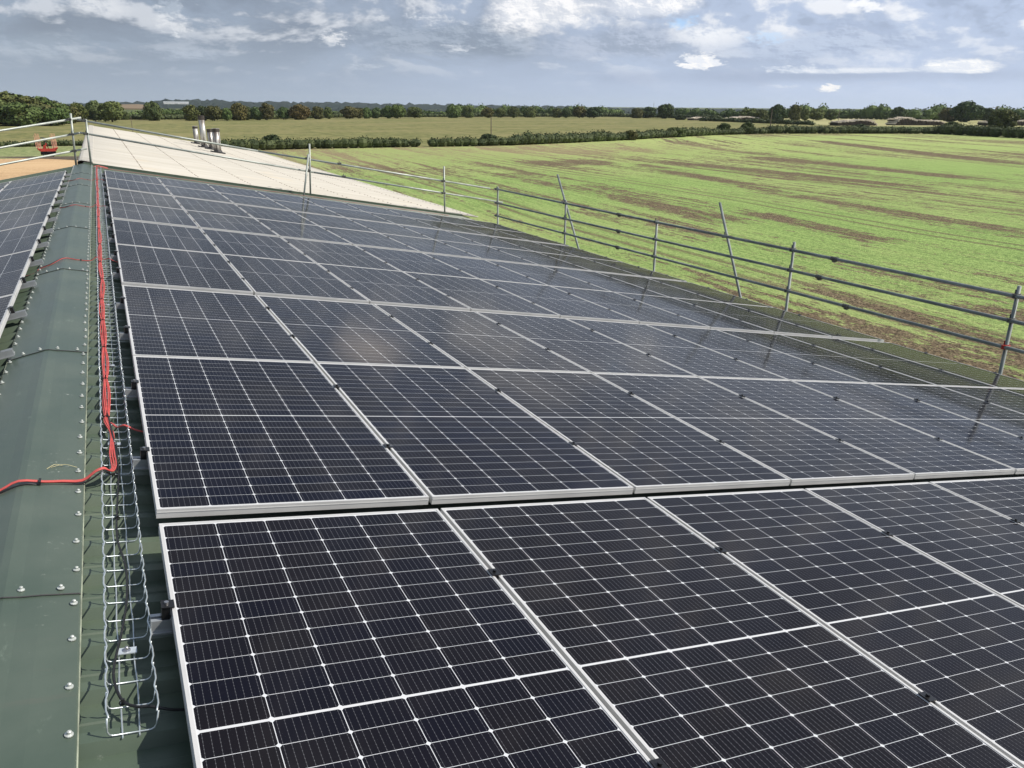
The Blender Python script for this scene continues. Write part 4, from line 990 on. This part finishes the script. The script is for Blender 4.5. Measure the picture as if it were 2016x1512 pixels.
# (px, width px, top row, colour, distance, description)
T = [(152, 32, 200, OLIVE, 470), (186, 27, 196, GREEN, 480), (219, 40, 195, PALE, 470), (300, 28, 199, GREEN, 500), (375, 29, 206, OLIVE, 500), (400, 22, 207, DARK, 510), (421, 30, 207, OLIVE, 500),
     (446, 19, 210, PALE, 500), (468, 32, 202, OLIVE, 510), (487, 18, 209, GREEN, 520), (506, 24, 209, GREEN, 520), (525, 29, 201, RUST, 520), (558, 21, 208, GREEN, 540), (589, 38, 205, RUST, 540), (626, 24, 209, OLIVE, 560),
     (646, 15, 209, GREEN, 570), (688, 34, 208, RUST, 580), (706, 24, 210, OLIVE, 590), (722, 18, 211, PALE, 590), (741, 20, 211, GREEN, 600), (764, 22, 206, GREEN, 600), (783, 30, 205, PALE, 600), (817, 30, 208, GREEN, 620),
     (893, 26, 205, PALE, 640), (922, 24, 208, GREEN, 650), (960, 22, 210, OLIVE, 660), (985, 20, 211, PALE, 665), (1011, 24, 208, GREEN, 660), (1042, 26, 210, PALE, 690), (1096, 20, 212, OLIVE, 690), (1115, 17, 211, GREEN, 690), (1141, 25, 208, OLIVE, 680), (1169, 28, 208, DARK, 680),
     (1253, 23, 212, RUST, 700), (1277, 34, 209.5, DARK, 720), (1310, 30, 203, DARK, 690), (1475, 34, 212, PALE, 640), (1500, 24, 213, GREEN, 600), (1531, 29, 205, DARK, 640), (1566, 23, 205, OLIVE, 650), (1585, 16, 212, GREEN, 660), (1608, 26, 213, PALE, 670), (1637, 24, 213, GREEN, 680),
     (1768, 24, 210, DARK, 720), (1868, 29, 211, OLIVE, 690), (1903, 46, 197, DARK, 680), (1945, 18, 211, DARK, 700), (1978, 44, 212, OLIVE, 425)]
cname = {GREEN: 'mid green', OLIVE: 'olive green', RUST: 'reddish brown', DARK: 'dark green', PALE: 'pale green'}
for i, (px, w, top, c, d) in enumerate(T):
    P = gd(px, d); ztop = zat(px, top, d); h = (ztop-ZG)*1.0; k = i % 5
    sh = SH[k]; wanted = w/F_PX*d*1.06; s = h/(sh[1]+sh[2]); wf = wanted/(s*sh[0])
    jc = tuple(q*random.uniform(0.9, 1.1) for q in c)
    size = 'large' if w > 36 else ('small' if w < 21 else 'round')
    side = 'left third' if px < 672 else ('middle third' if px < 1344 else 'right third')
    n = sum(1 for q in T[:i] if (q[0] < 672) == (px < 672) and (q[0] < 1344) == (px < 1344))
    plant(k, (P[0], P[1], ZG), h*1.0, wf, jc, '%s %s tree on the skyline, %s from the left in the %s' % (size, cname[c], FST[n], side), 'trees beyond the pasture')
# the wood at the far left
wd = [(-40, 172, 60), (-8, 176, 56), (22, 180, 52), (50, 184, 46), (74, 189, 42), (97, 196, 38), (117, 202, 32), (133, 205, 26), (6, 196, 48), (36, 200, 46), (64, 203, 40), (88, 206, 36), (108, 211, 28), (-20, 204, 44), (18, 212, 36), (50, 213, 34)]
for i, (px, top, w) in enumerate(wd):
    d = 430-(i >= 8)*38+(i % 3)*6; P = gd(px, d); h = zat(px, top, d)-ZG; k = (i*2+1) % 5; sh = SH[k]; s = h/(sh[1]+sh[2]); wf = w/F_PX*d*1.5/(s*sh[0])
    rowl = 'back row' if i < 8 else 'front row'; n = i if i < 8 else i-8
    plant(k, (P[0], P[1], ZG), h, wf, tuple(q*random.uniform(.85, 1.1) for q in (1.0, 0.93, 0.86)), 'woodland tree at the far left, %s, %s from the left' % (rowl, FST[n]), 'trees of the left-hand wood')

def leafstrip(name, path, height, thick, leaf, per_m, m, label, cat, kind=None, seed=1, lump=0.25, holes=None, group=None):
    r = np.random.default_rng(seed); path = [np.array(p[:2], float) for p in path]; b = MB(); total = 0
    for i in range(len(path)-1):
        a, e = path[i], path[i+1]; L = np.linalg.norm(e-a); d = (e-a)/L; nrm = np.array([d[1], -d[0]])
        n = max(2, int(L/(thick*0.42)))
        tt = (np.arange(n)+r.uniform(0, 1, n)*0.6)/n
        for q in tt:     # overlapping bushes
            c = a+d*L*q+nrm*r.normal(0, thick*0.12); hh = height*(1+r.normal(0, lump*0.28)+lump*0.45*math.sin((total+L*q)*0.09+math.sin((total+L*q)*0.31))); rr = thick*0.5*r.uniform(0.85, 1.2)
            m_ = max(10, int(per_m*thick*0.6)); dd = sph(r, m_); dd[:, 2] = np.abs(dd[:, 2])*np.where(r.random(m_) < 0.85, 1, -1)
            cen = np.stack([c[0]+dd[:, 0]*rr*1.1, c[1]+dd[:, 1]*rr*1.1, ZG+hh*0.5+dd[:, 2]*hh*0.5*r.uniform(0.8, 1.28, m_)], 1)
            b.quads(leaves(cen, dd, leaf, r))
            vs = []; fs = []
            for u_ in range(5):
                for w_ in range(8):
                    th_ = math.pi*(u_+0.3)/4.6; ph = w_*math.pi/4
                    vs.append((c[0]+math.sin(th_)*math.cos(ph)*rr*0.92, c[1]+math.sin(th_)*math.sin(ph)*rr*0.92, ZG+hh*0.47+math.cos(th_)*hh*0.47*r.uniform(.92, 1.06)))
            for u_ in range(4):
                for w_ in range(8): fs.append((u_*8+w_, (u_+1)*8+w_, (u_+1)*8+(w_+1) % 8, u_*8+(w_+1) % 8))
            b.add(vs, fs)
        total += L
    o = b.build(name, m, None, origin=(path[0][0], path[0][1], ZG)); o.color = (1, 1, 1, 1); return tag(o, label, cat, group, kind)
def G(px, py): return gp(px, py)
leafstrip('hedge', [G(-80, 291), G(0, 290), G(160, 287), G(300, 290)], 1.05, 1.8, 0.26, 26, M_hedge, 'dark low hedge behind the red cultivator, left of the barn ridge', 'hedge', seed=2)
leafstrip('hedge', [G(400, 299), G(504, 296), G(600, 293), G(679, 292), G(826, 289)], 2.05, 2.6, 0.26, 40, M_hedge, 'dark field hedge left of the gap, just above the pale roof', 'hedge', seed=3)
leafstrip('hedge', [G(846, 289), G(920, 288), G(1008, 286)], 1.75, 2.4, 0.26, 40, M_hedge, 'low hedge length just right of the field gap, beside the lone pole', 'hedge', seed=4)
leafstrip('hedge', [G(1008, 286), G(1108, 282), G(1208, 277), G(1308, 271), G(1408, 266), G(1512, 263)], 2.3, 3.0, 0.30, 34, M_hedge, 'long bushy hedge curving back between the sown field and the pasture', 'hedge', seed=5, lump=0.35)
leafstrip('hedge', [G(1512, 263), G(1640, 263), G(1755, 263), G(1762, 263), G(1852, 264)], 2.6, 3.6, 0.34, 32, M_hedge, 'hedge at the top of the sown field in front of the log piles', 'hedge', seed=6, lump=0.2)
leafstrip('hedge', [G(1852, 264), G(1930, 268), G(2030, 273), G(2120, 280)], 3.4, 4.5, 0.36, 36, M_hedge, 'tall dark hedge at the right edge of the photo', 'hedge', seed=7, lump=0.15)
leafstrip('hedge', [H2[0], H2[1], H2[2], H2[3]], 2.6, 4.2, 0.8, 9, M_hedge, 'distant dark hedge at the left end of the pasture', 'hedge', seed=8, lump=0.3)
leafstrip('hedge', [H2[3], H2[4], H2[5], H2[6], H2[7], gp(1420, 236)], 3.0, 4.6, 0.9, 9, M_hedge, 'distant hedge along the crest of the pasture below the trees', 'hedge', seed=9, lump=0.35)
leafstrip('hedge', [gp(1520, 230.5), gp(1700, 230), gp(1900, 229.8), gp(2100, 230)], 3.4, 5.5, 1.0, 9, M_hedge, 'distant dark hedge behind the pale stubble field at right', 'hedge', seed=10, lump=0.15)
leafstrip('hedge', [gp(1378, 238), gp(1440, 240), gp(1510, 243), gp(1600, 246)], 2.0, 3.6, 0.7, 11, M_hedge, 'scrubby hedge before the far pale log piles, centre right', 'hedge', seed=12, lump=0.5)
def woodband(x0, x1, d, h, sd, lab, step=36, leaf=1.3):
    path = [gd(x, d+25*math.sin(x*0.02)) for x in np.arange(x0, x1+1, step)]
    o = leafstrip('woodland', path, h, h*1.25, leaf, 9.0, M_leaf, lab, 'woodland', kind='stuff', seed=sd, lump=0.55); o.color = (0.95, 1.05, 0.9, 1)
woodband(-80, 300, 560, 3.8, 20, 'low scrub behind the left-hand skyline trees')
woodband(300, 900, 760, 3.6, 21, 'band of scrub and small trees behind the skyline trees, left of centre')
woodband(900, 1250, 860, 7.5, 22, 'band of woodland behind the skyline trees, centre')
woodband(1330, 1660, 800, 6.0, 23, 'band of far scrub to the right of centre')
woodband(1560, 2100, 780, 8.5, 24, 'band of pale woodland behind the stubble field at right')
# small bushes standing proud of the hedges
for (px, py, h, w, c, lab) in [(248, 236, 5.0, 4.5, PALE, 'small pale bush on the distant left hedge, left of two'), (290, 236, 5.0, 6.5, PALE, 'small pale bush on the distant left hedge, right of two'), (536, 293, 3.2, 4.2, DARK, 'taller dark bush at the left end of the near field hedge'),
    (962, 286, 2.9, 4.5, DARK, 'rounded dark bush at the foot of the lone pole'), (1240, 276, 3.0, 4.0, OLIVE, 'straggly olive bush in the long curving hedge'), (1330, 270, 3.2, 7.0, PALE, 'wide pale bush in the long curving hedge'), (1425, 265, 4.2, 5.0, GREEN, 'tall bush near the far end of the long curving hedge'), (1470, 264, 4.4, 5.0, GREEN, 'tall bush where the long hedge meets the field corner'),
    (1340, 236, 4.0, 9.0, DARK, 'small dark bush at the right end of the crest hedge'), (1690, 262, 3.6, 7.0, DARK, 'rounded bush in the hedge before the left log pile'), (1870, 262, 4.6, 7.0, GREEN, 'tall bush where the right-hand hedge steps up')]:
    P = gp(px, py); plant(4, (P[0], P[1], ZG-0.2), h, w/h*0.95, tuple(q*0.75 for q in c), lab, 'bushes in the hedges', 'bush', 'bush')

# ================================================================ LOG PILES, POLES, FAR BARN
def logpile(x0, x1, ybase, prof, label, seed, d_extra=0):
    r = random.Random(seed); A = gp(x0, ybase); B_ = gp(x1, ybase); L = np.linalg.norm(B_-A); d = (B_-A)/L; back = np.array([-d[1], d[0], 0])
    if back@(A-CAM) < 0: back = -back
    root = thing('log_pile', tuple((A+B_)/2), label, 'log pile', 'log piles beyond the hedge')
    b = MB(); e = MB(); s = 0.0
    while s < L:
        hmax = np.interp(s/L, [p[0] for p in prof], [p[1] for p in prof]); z = 0.25
        while z < hmax:
            rr = r.uniform(0.22, 0.36); P = A+d*(s+r.uniform(-.15, .15))+np.array([0, 0, z]); ln = r.uniform(7.0, 8.5); o = back*r.uniform(-0.45, 0.25)
            side = d*r.uniform(-0.5, 0.5)+np.array([0, 0, r.uniform(-.1, .25)*(z > hmax-0.6)])
            top = z > hmax-0.42 or s > L-1.2
            (e if top else b).tube([P+o, P+back*ln+side], [rr, rr*0.8], 7); z += rr*1.7
        s += 0.55
    b.build('stacked_logs', M_logend, root); e.build('outer_logs', M_wood, root)
    bb = MB()
    for k in range(26):
        s_ = r.uniform(0.05, 0.97)*L; hm = np.interp(s_/L, [p[0] for p in prof], [p[1] for p in prof]); P = A+d*s_+back*r.uniform(1.0, 6)+np.array([0, 0, hm+r.uniform(0.0, .35)]); a = d*r.uniform(2.5, 4.5)+back*r.uniform(-1.5, 1.5)
        bb.tube([P-a, P+a], [0.22, 0.15], 6)
    bb.build('loose_logs', M_wood, root)
logpile(1650, 1728, 247.5, [(0, 1.9), (0.25, 2.3), (0.5, 2.9), (0.8, 2.7), (1, 0.9)], 'dark-faced log pile with pale splayed ends, left of the two behind the hedge', 1)
logpile(1762, 1860, 247.0, [(0, 1.0), (0.08, 3.4), (0.22, 4.1), (0.4, 2.9), (0.9, 2.4), (1, 1.4)], 'highest log pile, humped at its left, behind the hedge at right', 2)
logpile(1945, 2060, 247.5, [(0, 2.0), (0.3, 2.8), (0.7, 2.6), (1, 2.3)], 'log pile cut off by the right edge of the photo', 3)
logpile(1366, 1400, 237.0, [(0, 1.2), (0.5, 2.0), (1, 1.2)], 'small far log pile, centre right, leftmost of all', 4)
logpile(1436, 1500, 239.0, [(0, 1.6), (0.5, 3.0), (1, 2.2)], 'far log pile below the trees, just left of the field corner pole', 5)

def pole(px, py, top, label, arm=False, r=0.13, wires=False):
    P = gp(px, py); d = np.linalg.norm((P-CAM)[:2]); zt_ = zat(px, top, d)
    root = thing('power_pole', tuple(P), label, 'pole'); b = MB(); b.tube([P, (P[0], P[1], zt_)], [r, r*0.75], 8); b.build('pole', M_pole, root)
    if arm:
        b = MB(); q = np.array([_R[0], _R[1], 0]); q /= np.linalg.norm(q); b.tube([np.array([P[0], P[1], zt_-0.2])-q*2.2, np.array([P[0], P[1], zt_-0.1])+q*2.2], 0.12, 6); b.tube([np.array([P[0], P[1], zt_-1.4]), np.array([P[0], P[1], zt_-0.2])+q*1.2], 0.06, 6); ar = b.build('crossarm', M_pole, root)
        for s in (-2.0, 0.0, 2.0):
            b = MB(); c0 = np.array([P[0], P[1], zt_-0.1])+q*s; b.tube([c0, c0+np.array([0, 0, 0.45])], 0.09, 6); b.build('insulator', M_ceram, ar)
    return root
pole(967, 285, 230, 'lone timber pole in the hedge between pasture and sown field', r=0.14)
pole(262, 262, 230, 'thin dark pole standing behind the ridge of the pale roof', r=0.10)
pole(1515, 263, 214, 'timber pole at the corner of the sown field, centre right', r=0.16)
pole(1649, 247, 215, 'thin pole beside the left end of the left log pile', r=0.16)
pole(1955, 247, 211, 'timber power pole with crossarm near the right-hand log pile', True, r=0.2)
P = gd(1286, 1400); b = MB(); zt_ = zat(1286, 200, 1400)
b.tube([(P[0], P[1], ZG), (P[0], P[1], zt_)], [0.45, 0.15], 5)
for k in range(4): b.tube([(P[0]-0.8, P[1], zt_-4-k*5), (P[0]+0.8, P[1], zt_-4-k*5)], 0.2, 4)
tag(b.build('radio_mast', M_rail, None, origin=(P[0], P[1], ZG)), 'very thin radio mast on the horizon beside the tallest centre tree', 'mast')
# long white shed on the hillside
d = 1450; A = gd(325, d); B_ = gd(374, d); u = (B_-A)/np.linalg.norm(B_-A); L = np.linalg.norm(B_-A); bk = np.array([-u[1], u[0], 0]); bk = bk if bk@(A-CAM) > 0 else -bk
zb = zat(350, 204.6, d); zt_ = zat(350, 201.8, d); zr = zat(350, 200.2, d)
sh = thing('white_shed', tuple((A+B_)/2), 'long low white shed on the distant wooded hillside, left of centre', 'building')
Mx = Matrix(((u[0], bk[0], 0, A[0]), (u[1], bk[1], 0, A[1]), (0, 0, 1, 0), (0, 0, 0, 1)))
b = MB(); b.box((0, 0, zb-0.3), (L, 22, zt_), Mx); b.build('wall', M_white, sh)
b = MB(); b.add(xf(Mx, np.array([(-.5, -.5, zt_), (L+.5, -.5, zt_), (L+.5, 11, zr), (-.5, 11, zr), (L+.5, 22.5, zt_), (-.5, 22.5, zt_)])), [(0, 1, 2, 3), (3, 2, 4, 5), (0, 3, 5), (1, 4, 2)]); b.build('roof', M_greyroof, sh)
b = MB(); b.box((L*0.47, -0.25, zb-0.2), (L*0.47+4, -0.02, zb+2.0), Mx); b.build('door', M_greyroof, sh)

# ================================================================ HAZE
hz = MB(); hz.box((-8500, -2900, ZG-1.0), (8500, 9000, ZG+95)); hzo = hz.build('haze', None) if False else None
HM = bpy.data.materials.new('haze'); HM.use_nodes = True; HM.node_tree.nodes.clear()
pv = HM.node_tree.nodes.new('ShaderNodeVolumePrincipled'); pv.inputs['Color'].default_value = (0.80, 0.88, 1.0, 1); pv.inputs['Density'].default_value = 0.00004; pv.inputs['Anisotropy'].default_value = 0.2
mo = HM.node_tree.nodes.new('ShaderNodeOutputMaterial'); HM.node_tree.links.new(pv.outputs[0], mo.inputs['Volume'])
USE_HAZE = True
if USE_HAZE: tag(hz.build('haze', HM), 'thin pale blue haze over the distant countryside', 'haze', kind='stuff')
